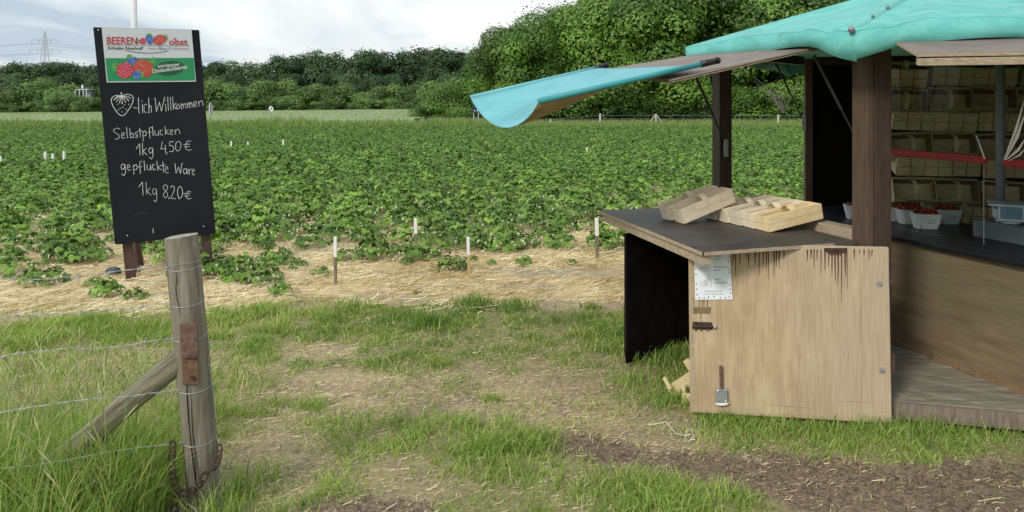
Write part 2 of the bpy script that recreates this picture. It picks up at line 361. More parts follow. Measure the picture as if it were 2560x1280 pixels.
def groundmat():
    m, t, p = newmat('ground_soil'); nd = t.nodes; p.inputs['Roughness'].default_value = .95; p.inputs['Specular IOR Level'].default_value = .15
    tcn = nd.new('ShaderNodeTexCoord')
    def noise(s, d=6, st=(1,1,1)):
        mp = nd.new('ShaderNodeMapping'); mp.inputs['Scale'].default_value = st; t.links.new(tcn.outputs['Object'], mp.inputs[0])
        n = nd.new('ShaderNodeTexNoise'); n.inputs['Scale'].default_value = s; n.inputs['Detail'].default_value = d; n.inputs['Roughness'].default_value = .65; t.links.new(mp.outputs[0], n.inputs['Vector']); return n.outputs['Fac']
    def ramp(f, a, b, lo=.3, hi=.7):
        r = nd.new('ShaderNodeValToRGB'); t.links.new(f, r.inputs[0]); r.color_ramp.elements[0].position = lo; r.color_ramp.elements[1].position = hi
        r.color_ramp.elements[0].color = rgb(a); r.color_ramp.elements[1].color = rgb(b); return r.outputs[0]
    def attr(a): n = nd.new('ShaderNodeAttribute'); n.attribute_name = a; return n.outputs['Fac']
    def mix(f, a, b):
        x = nd.new('ShaderNodeMix'); x.data_type = 'RGBA'; t.links.new(f, x.inputs['Factor']); t.links.new(a, x.inputs['A']); t.links.new(b, x.inputs['B']); return x.outputs['Result']
    nf = noise(34, 10)
    dirt = ramp(nf, (.19,.14,.095), (.50,.395,.285)); dirt = mix(ramp(noise(5, 6), (0,0,0), (1,1,1), .45, .6), dirt, ramp(nf, (.28,.225,.13), (.60,.50,.30)))
    strw = ramp(noise(45, 7, (1,2.2,1)), (.46,.365,.20), (.80,.68,.43)); strw = mix(ramp(noise(2.1, 5), (0,0,0), (1,1,1), .56, .68), strw, ramp(nf, (.24,.18,.12), (.40,.31,.20)))
    grs = ramp(noise(40, 6), (.15,.15,.065), (.32,.29,.14))
    mul = ramp(noise(55, 7), (.15,.112,.078), (.31,.24,.172))
    fld = ramp(noise(6, 6), (.03,.055,.018), (.07,.11,.03))
    c = mix(attr('grassy'), dirt, grs); c = mix(attr('mulch'), c, mul); c = mix(attr('strawy'), c, strw); c = mix(attr('fieldy'), c, fld)
    t.links.new(c, p.inputs['Base Color'])
    b = nd.new('ShaderNodeBump'); b.inputs['Strength'].default_value = .6; b.inputs['Distance'].default_value = .02
    t.links.new(nf, b.inputs['Height']); t.links.new(b.outputs[0], p.inputs['Normal'])
    return m
tag(link('ground', me, groundmat()), kind='structure')

# wheat field beyond the strip of rough grass
wx = np.concatenate([np.linspace(-260, -60, 30), np.linspace(-58, -8.5, 90)]); wy = np.linspace(65.5, 152, 116)
X, Yg = np.meshgrid(wx, wy); X = X.ravel(); Yg = Yg.ravel()
Zw = terr(X, Yg)+.62+(fbm(X, Yg, .8, 12, 5)-.5)*.16
e0 = (np.abs(Yg-65.5) < .1); Zw[e0] = terr(X[e0], Yg[e0])+.02
nx, ny = len(wx), len(wy); ii = (np.arange(ny-1)[:, None]*nx+np.arange(nx-1)[None]).ravel()
me = np_mesh('wheat_field', np.c_[X, Yg, Zw], np.c_[ii, ii+1, ii+nx+1, ii+nx], smooth=True)
tag(link('wheat_field', me, mat('green_wheat', (.20,.27,.14), (.32,.38,.21), .9, 3, (.4,1,1), .5, 9, spec=.1, c3=(.27,.32,.18))), 'pale green wheat field in front of the far wood', 'wheat field', kind='stuff')

# ------------------------------------------------------------------ blades, stalks, chips (stuff: nobody could count it)
rng = np.random.default_rng(7)
def blades(x, y, z, h, w, lean, az, tint, seg=2):
    n = len(x); la = rng.uniform(0, 2*PI, n); cx, cy = np.cos(az), np.sin(az)
    lx, ly = np.cos(la)*lean*h, np.sin(la)*lean*h
    P = []
    prof = [(0, 1, 0), (.55, .8, .35), (1, 0, 1)] if seg == 2 else [(0, 1, 0), (.35, .9, .12), (.72, .65, .5), (1, 0, 1.1)]
    for (k, ww, l) in prof:
        zz = z + h*k*(1-.25*l*lean)
        if ww > 0:
            P.append(np.c_[x-cx*w*ww/2+lx*l, y-cy*w*ww/2+ly*l, zz]); P.append(np.c_[x+cx*w*ww/2+lx*l, y+cy*w*ww/2+ly*l, zz])
        else: P.append(np.c_[x+lx*l, y+ly*l, zz])
    nv = len(P); V = np.stack(P, 1).reshape(-1, 3); b = (np.arange(n)*nv)[:, None]; T = []
    for s in range(len(prof)-2): a = 2*s; T += [b+np.array([[a, a+1, a+3]]), b+np.array([[a, a+3, a+2]])]
    a = nv-3; T.append(b+np.array([[a, a+1, a+2]]))
    return V, np.concatenate(T, 0), np.repeat(tint, nv)
def scatter(n, x0, x1, y0, y1): return rng.uniform(x0, x1, n), rng.uniform(y0, y1, n)

# short grass of the meadow
x, y = scatter(520000, -5.6, 5.2, 2.35, 6.6)
keep = (np.abs(x) < .70*y+1.0); x, y = x[keep], y[keep]
g = np.maximum(grass_m(x, y), .30*bare_m(x, y)*(1-mulch_m(x, y))*(y < edgeY(x)-.05)*sm(fbm(x, y, 4, 71, 3), .42, .6)); clump = fbm(x, y, 7, 51, 3)
hut_in = ((x-2.89)*math.cos(.28)+(y-5)*math.sin(.28) > -1.2) & (y > 3.75) & (x > 1.6)
p = g*(.14+.92*sm(clump, .36, .58))
keep = (rng.random(len(x)) < p*.80) & ~hut_in; x, y, g, clump = x[keep], y[keep], g[keep], clump[keep]
tuft = sm(fbm(x, y, 1.6, 63, 3), .52, .72)
back = sm(y, 4.7, 5.6)
h = rng.uniform(.012, .042, len(x))*(1+1.5*tuft*g)*(.7+.6*clump)*(1+.25*back)
h *= np.where((x < -1.3) & (y > 3.9), 1.25, 1)
dry = sm(fbm(x, y, 2.3, 88, 4), .42, .66)
lush = sm(4.0-y+(fbm(x, y, 1.5, 14)-.5)*1.0, -.1, .4)*sm(x, -1.1, -.6)
tint = np.clip(rng.normal(.42, .28, len(x)) + .30*lush - .34*back*sm(x, -2.0, -.6) + .22*dry*(1-lush)+.12*sm(-x, 1, 2)*sm(y, 3.8, 4.5), 0, .92)
tint = np.where(rng.random(len(x)) < .08+.30*(1-g)+.22*dry*(1-lush), rng.uniform(.95, 1, len(x)), tint)
V, T, tt = blades(x, y, terr(x, y)-.004, h, rng.uniform(.0030, .0058, len(x))*(.7+.09*y), rng.uniform(.3, 1.5, len(x)), rng.uniform(0, PI, len(x)), tint)
tag(link('meadow_grass', np_mesh('meadow_grass', V, T, dict(tint=tt)), M['grass']), 'short patchy meadow grass between the fence post and the stall', 'grass', kind='stuff')

# grass growing under the open door and along the stall floor
# taller tussocks at the straw's edge, along the stall's foot, and around odd places
tx, ty, th = [], [], []
spots = [(px_, py_, r, n, hh) for (px_, py_, r, n, hh) in [(1075,812,.17,330,.17),(1180,765,.14,240,.15),(1290,770,.16,220,.13),(880,775,.22,260,.14),(660,785,.18,240,.16),(560,800,.15,130,.15),(1000,790,.16,130,.12),
  (1480,772,.10,120,.10),(1400,800,.25,200,.12),(1540,830,.2,140,.12),(1660,900,.25,500,.15),(1600,960,.2,260,.12),(1700,1000,.12,300,.13),(1640,1010,.2,220,.11),(780,1015,.10,150,.11),(690,1010,.07,80,.10),(850,1060,.2,280,.09),(1050,1060,.2,280,.09),(1180,1150,.22,380,.10),(1300,1180,.2,340,.10),(1240,1120,.1,260,.13),
  (1350,1110,.13,200,.11),(1230,1000,.06,70,.09),(1800,1062,.12,260,.10),(1900,1075,.16,330,.10),(2050,1085,.18,360,.11),(2200,1080,.16,340,.11),(2330,1075,.2,380,.12),(2480,1075,.2,340,.12),(2300,1110,.2,240,.10),(2050,1120,.2,260,.09),(1850,1110,.15,180,.09),
  (640,1200,.14,110,.14),(585,1240,.1,110,.16),(1600,1250,.2,260,.10),(1450,1240,.25,330,.10),(900,1120,.2,180,.08),(420,830,.3,240,.16),(250,830,.4,260,.17),(80,850,.4,260,.18),(200,900,.4,220,.17),(1045,735,.08,140,.035),(1210,748,.2,70,.05),(760,760,.2,90,.09),(420,775,.3,120,.09),(100,790,.3,120,.09)]]
for (a, b, r, n, hh) in spots:
    c = gp(a, b); q = rng.normal(0, r*.55, (n, 2)); tx.append(c.x+q[:, 0]); ty.append(c.y+q[:, 1]*.8); th.append(hh*rng.uniform(.35, 1.0, n)*.85)
x, y, h = map(np.concatenate, (tx, ty, th))
dk = sm(y, 4.4, 5.6)*sm(x, -1.6, -.7)
tint = np.clip(rng.normal(.52, .2, len(x))-.36*dk, 0, .92); tint = np.where(rng.random(len(x)) < .06, .97, tint)
V, T, tt = blades(x, y, terr(x, y)-.005, h, rng.uniform(.0035, .0065, len(x))*(.7+.08*y), rng.uniform(.15, .8, len(x)), rng.uniform(0, PI, len(x)), tint, 3)
tag(link('grass_tussocks', np_mesh('grass_tussocks', V, T, dict(tint=tt)), M['grass']), 'denser grass tussocks at the straw edge and stall foot', 'grass', kind='stuff')

# tall grass round the fence post and brace
n = 13000
x = np.concatenate([rng.normal(-1.62, .20, n//3), rng.uniform(-3.2, -1.42, n//3), rng.normal(-1.95, .35, n-2*(n//3))])
y = np.concatenate([rng.normal(2.92, .12, n//3), rng.uniform(2.3, 3.35, n//3), rng.normal(2.9, .22, n-2*(n//3))])
keep = (x < -1.36-.0*y) & (y > 2.2); x, y = x[keep], y[keep]
h = rng.uniform(.12, .44, len(x))*(1-.35*sm(y, 3.1, 3.5)); h *= np.where(rng.random(len(x)) < .08, 1.5, 1)
x2, y2 = scatter(2600, -3.6, -1.4, 3.2, 4.6); h2 = rng.uniform(.06, .20, len(x2))
x3 = rng.normal(-1.14, .05, 160); y3 = rng.normal(2.88, .08, 160); h3 = rng.uniform(.08, .22, 160)
x, y, h = np.concatenate([x, x2, x3]), np.concatenate([y, y2, y3]), np.concatenate([h, h2, h3])
tint = np.clip(rng.normal(.48, .24, len(x)), 0, .92); tint = np.where(rng.random(len(x)) < .26, rng.uniform(.93, 1, len(x)), tint)
V, T, tt = blades(x, y, terr(x, y)-.01, h, rng.uniform(.0028, .0062, len(x)), rng.uniform(.1, .75, len(x)), rng.uniform(0, PI, len(x)), tint, 3)
tag(link('tall_grass', np_mesh('tall_grass', V, T, dict(tint=tt)), M['tallgrass']), 'tall seeding grass round the fence post and brace', 'tall grass', kind='stuff')
# seed heads on thin culms
mb = MB(); r_ = random.Random(3); sv = []
for k in range(330):
    X_ = r_.uniform(-2.9, -1.42); Y_ = r_.uniform(2.45, 4.1); hh = r_.uniform(.32, .58)*(1 if Y_ < 3.3 else .75)
    a = r_.uniform(0, 6.3); l = r_.uniform(.03, .22)
    p0 = Vector((X_, Y_, 0)); p1 = p0+Vector((math.cos(a)*l*.3, math.sin(a)*l*.3, hh*.6)); p2 = p0+Vector((math.cos(a)*l, math.sin(a)*l, hh)); p3 = p2+Vector((math.cos(a)*.05, math.sin(a)*.05, .05))
    mb.tube([p0, p1, p2], .0011, 3, False); mb.tube([p2, (p2+p3)/2, p3], [.0012, .0035, .0008], 4, False)
me_o = mb.build('grass_seed_heads', mat('pale_seed_heads', (.28,.33,.13), (.44,.42,.22), .7, 9)); tag(me_o, 'thin pale grass seed heads standing above the tall grass', 'grass', kind='stuff')

# straw stalks on the field edge and scattered over the bare ground
def stalks(x, y, l, w, tint, zlift, tilt):
    n = len(x); a = rng.uniform(0, PI, n); d = np.c_[np.cos(a), np.sin(a)]; b = rng.normal(0, .18, n)
    nrm = np.c_[-d[:, 1], d[:, 0]]; z = terr(x, y)+zlift; dz = rng.normal(0, 1, n)*tilt*l
    pts = []
    for k, s in ((0, -1), (1, 0), (2, 1)):
        c = np.c_[x, y]+d*(l*s/2)[:, None]+nrm*(b*l*(1-s*s))[:, None]*.5
        zz = z + dz*s*.5
        pts.append(np.c_[c-nrm*(w/2)[:, None], zz]); pts.append(np.c_[c+nrm*(w/2)[:, None], zz+w*.5])
    V = np.stack(pts, 1).reshape(-1, 3); bb = (np.arange(n)*6)[:, None]
    return V, np.concatenate([bb+np.array([[0,1,3,2]]), bb+np.array([[2,3,5,4]])], 0), np.repeat(tint, 6)
x, y = scatter(190000, -7.5, 6.5, 5.75, 13)
keep = (np.abs(x) < .70*y+.8) & (rng.random(len(x)) < sm(y-edgeY(x)+(fbm(x, y, 3, 9)-.5)*.5, -.2, .35)*(1-.75*sm(y, 8.5, 12.5))*(.40+.60*sm(fbm(x, y, 2.1, 21), .35, .55))*(1-.88*soil_patch(x, y)))
x, y = x[keep], y[keep]
l = rng.uniform(.05, .19, len(x)); zl = rng.uniform(.002, .035, len(x))*(.5+fbm(x, y, 3.3, 28))
golden = sm(fbm(x, y, .9, 72, 3), .55, .65)
V1, T1, t1 = stalks(x, y, l, rng.uniform(.0035, .0065, len(x)), np.clip(rng.normal(.62, .30, len(x))-.30*golden-.25*sm(fbm(x, y, 1.3, 29), .55, .7), 0, 1), zl, .16)
x, y = scatter(20000, -4.5, 4.2, 2.6, 6.2)
keep = (np.abs(x) < .70*y+.8) & (rng.random(len(x)) < (.24+.75*bare_m(x, y)*(1-mulch_m(x, y)))) & ~((x > 1.7) & (y > 3.75)); x, y = x[keep], y[keep]
l = rng.uniform(.012, .06, len(x)); l = np.where(rng.random(len(x)) < .035, l*2.6, l)
xd, yd = scatter(60000, -4.2, 4.2, 2.6, 6.3)
kd = (np.abs(xd) < .70*yd+.7) & ~((xd > 1.7) & (yd > 3.75)) & (rng.random(len(xd)) < .25+.75*bare_m(xd, yd)); xd, yd = xd[kd], yd[kd]; nd_ = len(xd)
V3_, T3_, t3_ = stalks(xd, yd, rng.uniform(.008, .035, nd_), rng.uniform(.0012, .0028, nd_), np.clip(rng.normal(.28, .28, nd_), 0, 1), rng.uniform(.001, .008, nd_), .15)
V2, T2, t2 = stalks(x, y, l, rng.uniform(.0014, .0032, len(x)), np.clip(rng.normal(.5, .28, len(x)), 0, 1), rng.uniform(.002, .014, len(x)), .07)
tag(link('straw_litter', np_mesh('straw_litter', np.r_[V1, V2, V3_], np.r_[T1, T2+len(V1), T3_+len(V1)+len(V2)], dict(tint=np.r_[t1, t2, t3_])), M['straw']), 'golden straw strewn between the strawberry rows and on bare earth', 'straw', kind='stuff')
# bark chips on the dark earth
x, y = scatter(60000, -1.2, 4.0, 2.5, 3.85)
keep = (rng.random(len(x)) < mulch_m(x, y)*.62) & (np.abs(x) < .7*y+.9); x, y = x[keep], y[keep]; n = len(x)
V, T, tt = stalks(x, y, rng.uniform(.005, .022, n), rng.uniform(.002, .007, n), np.clip(rng.beta(1.4, 3, n), 0, 1), rng.uniform(.001, .007, n), .25)
tag(link('bark_chips', np_mesh('bark_chips', V, T, dict(tint=tt)), M['chip']), 'dark brown bark chips on the earth path at lower right', 'bark chips', kind='stuff')

# rough grass strip at the far end of the field, wheat fringe
x, y = scatter(70000, -75, 48, 55.5, 80); keep = (np.abs(x) < .72*y+2) & ~((x < -8) & (y > 68)); x, y = x[keep], y[keep]
patch = fbm(x, y, .16, 91, 4); h = rng.uniform(.45, 1.15, len(x))*(.6+.9*patch)*(1-.5*sm(60-y, 0, 4))*.82
h = h*(1-.5*sm(x, -6, 0))
tint = np.clip(rng.normal(.35, .25, len(x))+.5*(fbm(x, y, .3, 45)-.45)+.25*sm(y, 59, 66), 0, .92); tint = np.where(rng.random(len(x)) < .12+.2*sm(y, 60, 66), .97, tint)
V, T, tt = blades(x, y, terr(x, y)-.02, h, rng.uniform(.03, .07, len(x)), rng.uniform(.1, .6, len(x)), rng.uniform(0, PI, len(x)), tint)
tag(link('rough_grass_strip', np_mesh('rough_grass_strip', V, T, dict(tint=tt)), M['farstrip']), 'strip of long rough grass at the far end of the strawberry field', 'grass', kind='stuff')
x, y = scatter(46000, -150, -9, 66, 152); keep = np.abs(x) < .72*y+4; x, y = x[keep], y[keep]
V, T, tt = blades(x, y, terr(x, y)+.5, rng.uniform(.14, .30, len(x)), rng.uniform(.06, .14, len(x)), rng.uniform(.1, .5, len(x)), rng.uniform(0, PI, len(x)), np.clip(rng.normal(.5, .3, len(x)), 0, 1))
tag(link('wheat_ears', np_mesh('wheat_ears', V, T, dict(tint=tt)), M['wheatblade']), 'green wheat ears over the pale field beyond the strawberries', 'wheat', kind='stuff')

# ------------------------------------------------------------------ trees
def trunk_mb(rg, Ht, r, lean=0):
    mb = MB(); pts = [Vector((0, 0, -.2))]
    for k in range(1, 6): pts.append(Vector((rg.uniform(-.1, .1)*k*.4, rg.uniform(-.1, .1)*k*.4, Ht*.8*k/5)))
    mb.tube(pts, [r*(1-.14*k) for k in range(6)], 7)
    for k in range(5):
        a = rg.uniform(0, 6.3); b = pts[2+k % 3]; l = Ht*rg.uniform(.18, .3)
        mb.tube([b, b+Vector((math.cos(a)*l*.5, math.sin(a)*l*.5, l*.5)), b+Vector((math.cos(a)*l, math.sin(a)*l, l*.8))], [r*.4, r*.25, r*.08], 5)
    return mb
def crown_mesh(name, seed, Ht, Wd, base, leaf, nl, ncl, shape=1.0):
    g = np.random.default_rng(seed); cz = (Ht+base)/2; hz = (Ht-base)/2
    d = g.normal(size=(ncl, 3)); d /= np.linalg.norm(d, axis=1)[:, None]
    rr = g.uniform(.35, .88, ncl)**.7
    C = d*rr[:, None]*np.array([Wd/2, Wd/2, hz])*.86
    t = (C[:, 2]/hz+1)/2; squeeze = 1-.45*np.clip(t-.45, 0, 1)*shape
    C[:, 0] *= squeeze; C[:, 1] *= squeeze; C[:, 2] += cz
    R = Wd*g.uniform(.09, .25, ncl)*(46/max(ncl, 30))**.25
    wgt = R**2; ci = g.choice(ncl, nl, p=wgt/wgt.sum())
    u = g.normal(size=(nl, 3)); u[:, 2] = u[:, 2]*.9+.25; u /= np.linalg.norm(u, axis=1)[:, None]
    rad = R[ci]*g.uniform(.82, 1.08, nl)
    P = C[ci]+u*rad[:, None]*np.array([1, 1, .8])
    # a loose fringe of single sprays beyond the clumps
    fr = g.random(nl) < .07; P[fr] += u[fr]*R[ci[fr]][:, None]*.35
    nrm = u+g.normal(size=(nl, 3))*.26+np.array([0, 0, .25]); nrm /= np.linalg.norm(nrm, axis=1)[:, None]
    a = np.cross(nrm, g.normal(size=(nl, 3))); a /= np.linalg.norm(a, axis=1)[:, None]; b = np.cross(nrm, a)
    s = leaf*g.uniform(.55, 1.35, nl)[:, None]
    V = np.stack([P-a*s*.6, P-b*s*.32-nrm*s*.1, P+a*s*.6, P+b*s*.32-nrm*s*.1], 1).reshape(-1, 3)
    q = (np.arange(nl)*4)[:, None]+np.arange(4)[None]
    ct = g.uniform(0, 1, ncl)**1.2; tint = np.clip(ct[ci]*.7+g.uniform(.0, .30, nl), 0, 1)
    return np_mesh(name, V, q, dict(tint=np.repeat(tint, 4)))
rT = random.Random(11)
def tree_kind(seed, Ht, Wd, base, leaf, nl, ncl, lm, shape=1.0):
    cm = crown_mesh('crown', seed, Ht, Wd, base, leaf, nl, ncl, shape); cm.materials.append(lm)
    tm = trunk_mb(random.Random(seed), Ht, Wd*.03)
    me_ = bpy.data.meshes.new('trunk'); me_.from_pydata(tm.v, [], tm.f); me_.materials.append(M['bark'])
    return cm, me_, Ht
def plant_tree(name, kind, x, y, h, label, group, cat='tree', wf=1.0):
    cm, tm, Ht = kind; s = h/Ht
    t = thing(name, label, cat, (x, y, float(terr(x, y))-.05), group, rT.uniform(0, 6.28)); t.scale = (s*wf, s*wf, s)
    for nm, me_ in (('crown', cm), ('trunk', tm)):
        o = bpy.data.objects.new(nm, me_); COL.objects.link(o); o.parent = t
    return t
K_near = [tree_kind(100+i, 14, 10+.6*i, .8+.3*i, .31, 22000, 34, M['tree_near'], .9) for i in range(4)]
K_bush = [tree_kind(200+i, 5, 6, -.3, .22, 9500, 30, M['tree_near'], .6) for i in range(3)]
K_far = [tree_kind(300+i, 14, 9.5+.8*i, 1.0, .55, 7000, 46, M['tree_far'], .8) for i in range(4)]
K_hedge = [tree_kind(400+i, 7, 7.0+.5*i, -.2, .42, 6500, 36, M['hedge_far'], .75) for i in range(3)]
# the far wood beyond the wheat: photograph columns and crown-top rows give place and height
def h_at(row, Y, x): return H-(row-Y0)/F*Y-float(terr(x, Y))
far = [(-60,158),(40,150),(130,148),(215,157),(300,150),(380,150),(455,150),(0,160),(85,152),(172,150),(258,152),(345,150),(420,147),(490,150),(530,148),(600,145),(660,152),(705,132),(760,128),(815,118),(868,140),(915,116),(965,124),(1015,118),(1065,112),(1110,112),(1150,125),(-160,150)]
for i, (c, r) in enumerate(far):
    Y = 186+rT.uniform(-7, 9); x = (c-1280)/F*Y
    plant_tree('woodland_tree', K_far[i % 4], x, Y, h_at(r, Y, x)*1.02, 'dark broadleaf tree on the skyline of the far wood '+('left of' if c < 260 else 'right of')+' the chalkboard sign', 'trees of the far wood')
for i in range(19):
    c = -90+i*68+rT.uniform(-15, 15); Y = 170+rT.uniform(-5, 5); x = (c-1280)/F*Y
    plant_tree('woodland_tree', K_far[(i*3+1) % 4], x, Y, h_at(185+rT.uniform(-14, 12), Y, x), 'dark tree in the second rank of the far wood '+('left of' if c < 260 else 'right of')+' the chalkboard sign', 'trees of the far wood')
hedge = [(-40,212),(35,215),(95,200),(160,204),(215,232),(262,215),(330,205),(420,205),(500,200),(560,190),(610,205),(655,202),(705,192),(755,206),(800,212),(850,204),(905,222),(950,216),(1000,205),(1045,200),(1090,205)]
for i, (c, r) in enumerate(hedge):
    Y = 157+rT.uniform(-2, 3); x = (c-1280)/F*Y
    plant_tree('field_edge_tree', K_hedge[i % 3], x, Y, h_at(r, Y, x), 'lighter green bushy tree at the far wheat edge '+('left of' if c < 260 else 'right of')+' the chalkboard sign', 'bushy trees at the far edge of the wheat', wf=1.15)
for i in range(26):
    c = -60+i*47+rT.uniform(-14, 14); Y = 153+rT.uniform(-1, 1); x = (c-1280)/F*Y
    plant_tree('hedge_shrub', K_hedge[i % 3], x, Y, rT.uniform(2.0, 3.9), 'low hedge shrub at the foot of the far wood', 'low shrubs along the far edge of the wheat', 'shrub', wf=1.7)
# the nearer wood on the right
near = [(1222,105,92),(1268,48,88),(1340,25,85),(1405,8,92),(1470,-40,86),(1545,-70,91),(1620,-60,84),(1700,-90,92),(1785,-100,86),(1870,-90,91),(1960,-100,85),(2050,-90,91),(2150,-100,92),(2280,-100,93),(2430,-100,95)]
for i, (c, r, Y) in enumerate(near):
    x = (c-1280)/F*Y
    plant_tree('wood_edge_tree', K_near[i % 4], x, Y, h_at(r, Y, x), 'tall green tree at the edge of the near wood on the right', 'tall trees of the near wood on the right')
for i in range(13):
    c = 1310+i*82+rT.uniform(-20, 20); Y = 99+rT.uniform(-2, 4); x = (c-1280)/F*Y
    plant_tree('wood_edge_tree', K_near[(i*3+1) % 4], x, Y, rT.uniform(15, 18) if i > 2 else 11, 'tall green tree in the second rank of the near wood on the right', 'tall trees of the near wood on the right')
for i in range(14):
    c = 1215+i*62+rT.uniform(-15, 15); Y = 82.5+rT.uniform(-1.2, 1.5); x = (c-1280)/F*Y
    plant_tree('wood_edge_bush', K_bush[i % 3], x, Y, rT.uniform(3.2, 6.0), 'bushy undergrowth shrub at the foot of the near wood', 'undergrowth shrubs at the foot of the near wood', 'shrub', wf=1.2)
for (c, r, Y, lab) in [(1110,205,79,'broad dark bush standing out from the near wood over the wheat edge'),(1068,248,76,'small low bush at the left tip of the near wood'),(1165,185,84,'tall bush joining the broad dark bush to the near wood'),(1150,262,74.5,'low round bush in front of the broad dark bush')]:
    x = (c-1280)/F*Y; plant_tree('field_corner_bush', K_bush[int(c) % 3], x, Y, h_at(r, Y, x), lab, None, 'bush', wf=1.05 if r < 240 else 1.5)
for (c, r) in ((172,230),(200,240),(232,236),(150,224)):
    Y = 148.5; x = (c-1280)/F*Y; plant_tree('hedge_shrub', K_hedge[c % 3], x, Y, h_at(r, Y, x), 'low hedge shrub standing right before the small white house', 'shrubs before the white house', 'shrub', wf=1.3)
# bleached branches in front of the wood
mb = MB(); r_ = random.Random(5); b0 = gp(1955, 285, 0); b0 = px(1958, 283, 78)
for k in range(9):
    a = r_.uniform(-1.1, .6); l = r_.uniform(2.2, 4.2); q = b0+Vector((math.sin(a)*l*.45, r_.uniform(-.6, .6), l*.55)); e_ = b0+Vector((math.sin(a)*l, r_.uniform(-1, 1), l*.95))
    mb.tube([b0, q, e_], [.06, .04, .015], 5); mb.tube([q, q+Vector((r_.uniform(-.8, .3), 0, r_.uniform(.4, .9)))], [.03, .01], 4)
tag(mb.build('dead_shrub', M['deadwood']), 'bare pale dead branches before the wood, between the stall posts', 'dead shrub')

# ------------------------------------------------------------------ pylon and its lines
Yp = 560.0; c0 = px(112, 268, Yp).x
def pz(r): return H-(r-Y0)/F*Yp
ty = thing('electricity_pylon', 'grey lattice electricity pylon far behind the wood at left', 'pylon', (c0, Yp, 0))
mb = MB(); lev = [(0, 5.2), (20, 3.4), (38, 1.9), (pz(126), 1.5), (pz(100), 1.0), (pz(78), .12)]
for sx in (-1, 1):
    for sy in (-1, 1):
        for (z0, w0), (z1, w1) in zip(lev, lev[1:]): mb.bar((c0+sx*w0, Yp+sy*w0, z0), (c0+sx*w1, Yp+sy*w1, z1), .26)
for (z0, w0), (z1, w1) in zip(lev, lev[1:]):
    for sy in (-1, 1):
        mb.bar((c0-w0, Yp+sy*w0, z0), (c0+w1, Yp+sy*w1, z1), .16); mb.bar((c0+w0, Yp+sy*w0, z0), (c0-w1, Yp+sy*w1, z1), .16)
mb.build('lattice_mast', M['pylon'], ty)
arms = [(100, 9.6), (125, 11.2)]; tips = []
for r, wd in arms:
    mb = MB(); z = pz(r)
    for s in (-1, 1):
        mb.bar((c0, Yp-1, z), (c0+s*wd, Yp, z), .22); mb.bar((c0, Yp-1, z+1.6), (c0+s*wd, Yp, z), .2); mb.bar((c0, Yp+1, z), (c0+s*wd, Yp, z), .22)
        for q in (.45, 1.0): tips.append((c0+s*wd*q, z))
    mb.build('crossarm', M['pylon'], ty)
    ins = MB()
    for s in (-1, 1):
        for q in (.45, 1.0): ins.tube([(c0+s*wd*q, Yp, z-.1), (c0+s*wd*q, Yp, z-2.4)], .2, 5)
    ins.build('insulator', M['pylon'], ty)
for i, (tx_, tz) in enumerate(tips):
    mb = MB()
    for s, far_ in ((-1, Vector((c0-330, Yp-140, tz+4))), (1, Vector((c0+330, Yp+140, tz-4)))):
        a = Vector((tx_, Yp, tz-2.4)); b = far_+Vector((tx_-c0, 0, -2.4))*.8
        pts = [a.lerp(b, k/10)-Vector((0, 0, 11*4*(k/10)*(1-k/10))) for k in range(11)]
        mb.tube(pts, .055, 4, False)
    tag(mb.build('power_line', M['pylon']), 'thin sagging power line hung from the far pylon', 'power line', 'power lines on the pylon')

# ------------------------------------------------------------------ white house glimpsed through the bushes
hp = px(207, 243, 151.5); hs = thing('white_house', 'small white house front glimpsed among bushes left of the chalkboard', 'house', (hp.x, 151.5, 0))
z0 = float(terr(hp.x, 151.5)); c = Vector((hp.x, 151.5, 0)); top = H-(224-Y0)/F*151.5
MB().box((c.x, c.y+1.6, (top+z0)/2), 2.2, 2.0, top-z0-.3).build('wall', mat('grey_render', (.30,.31,.32), (.36,.37,.38), .8, 3), hs)
MB().box((c.x+.1, c.y+.9, top+.05), 2.5, 2.6, .10).build('roof', M['farwhite'], hs)
mb = MB()
for k in (-1.1, -.3, .5, 1.1): mb = MB().box((c.x+k, c.y-.7, (top+z0)/2), .10, .10, top-z0-.02); mb.build('porch_post', M['farwhite'], hs)
MB().box((c.x, c.y-.7, z0+(top-z0)*.45), 2.9, .08, .12).build('porch_rail', M['farwhite'], hs)
MB().box((c.x-.7, c.y-.1, top-1.0), .9, .5, 1.1).build('window', M['glassdark'], hs)
MB().box((c.x-.6, c.y+.9, top+.6), .22, .22, .7).build('chimney', M['farwhite'], hs)

# ------------------------------------------------------------------ road signs, far fence
def road_post(t, p, top, r=.03): MB().tube([(p.x, p.y, 0), (p.x, p.y, top)], r, 8).build('post', M['signgrey'], t)
p = px(678, 300, 68); t = thing('road_sign', 'round white end-of-limits road sign with black diagonal bar at wheat edge', 'road sign', (p.x, p.y, 0)); road_post(t, p, 1.72)
def disc(c, r, n=24, dy=0, sx=1.0): return [(c[0]+sx*r*math.cos(2*PI*k/n), c[1]+dy, c[2]+r*math.sin(2*PI*k/n)) for k in range(n)]
def plate(mb, ring, th):
    n = len(ring); back = [(a, b+th, c) for a, b, c in ring]
    mb.add(ring+back, [tuple(range(n)), tuple(reversed(range(n, 2*n)))]+[(k, n+k, n+(k+1) % n, (k+1) % n) for k in range(n)]); return mb
cz = H-(272-Y0)/F*68
f_ = plate(MB(), disc((p.x, p.y-.06, cz), .24, sx=.85), .03).build('sign_face', M['signwhite'], t)
MB().bar((p.x-.12, p.y-.068, cz-.17), (p.x+.12, p.y-.068, cz+.17), .075, .006, up=(0,1,0)).build('diagonal_bar', M['signblack'], f_)
p = px(527, 300, 66); t = thing('road_sign', 'grey backs of a triangular and a round road sign beside the chalkboard', 'road sign', (p.x, p.y, 0)); road_post(t, p, 2.0)
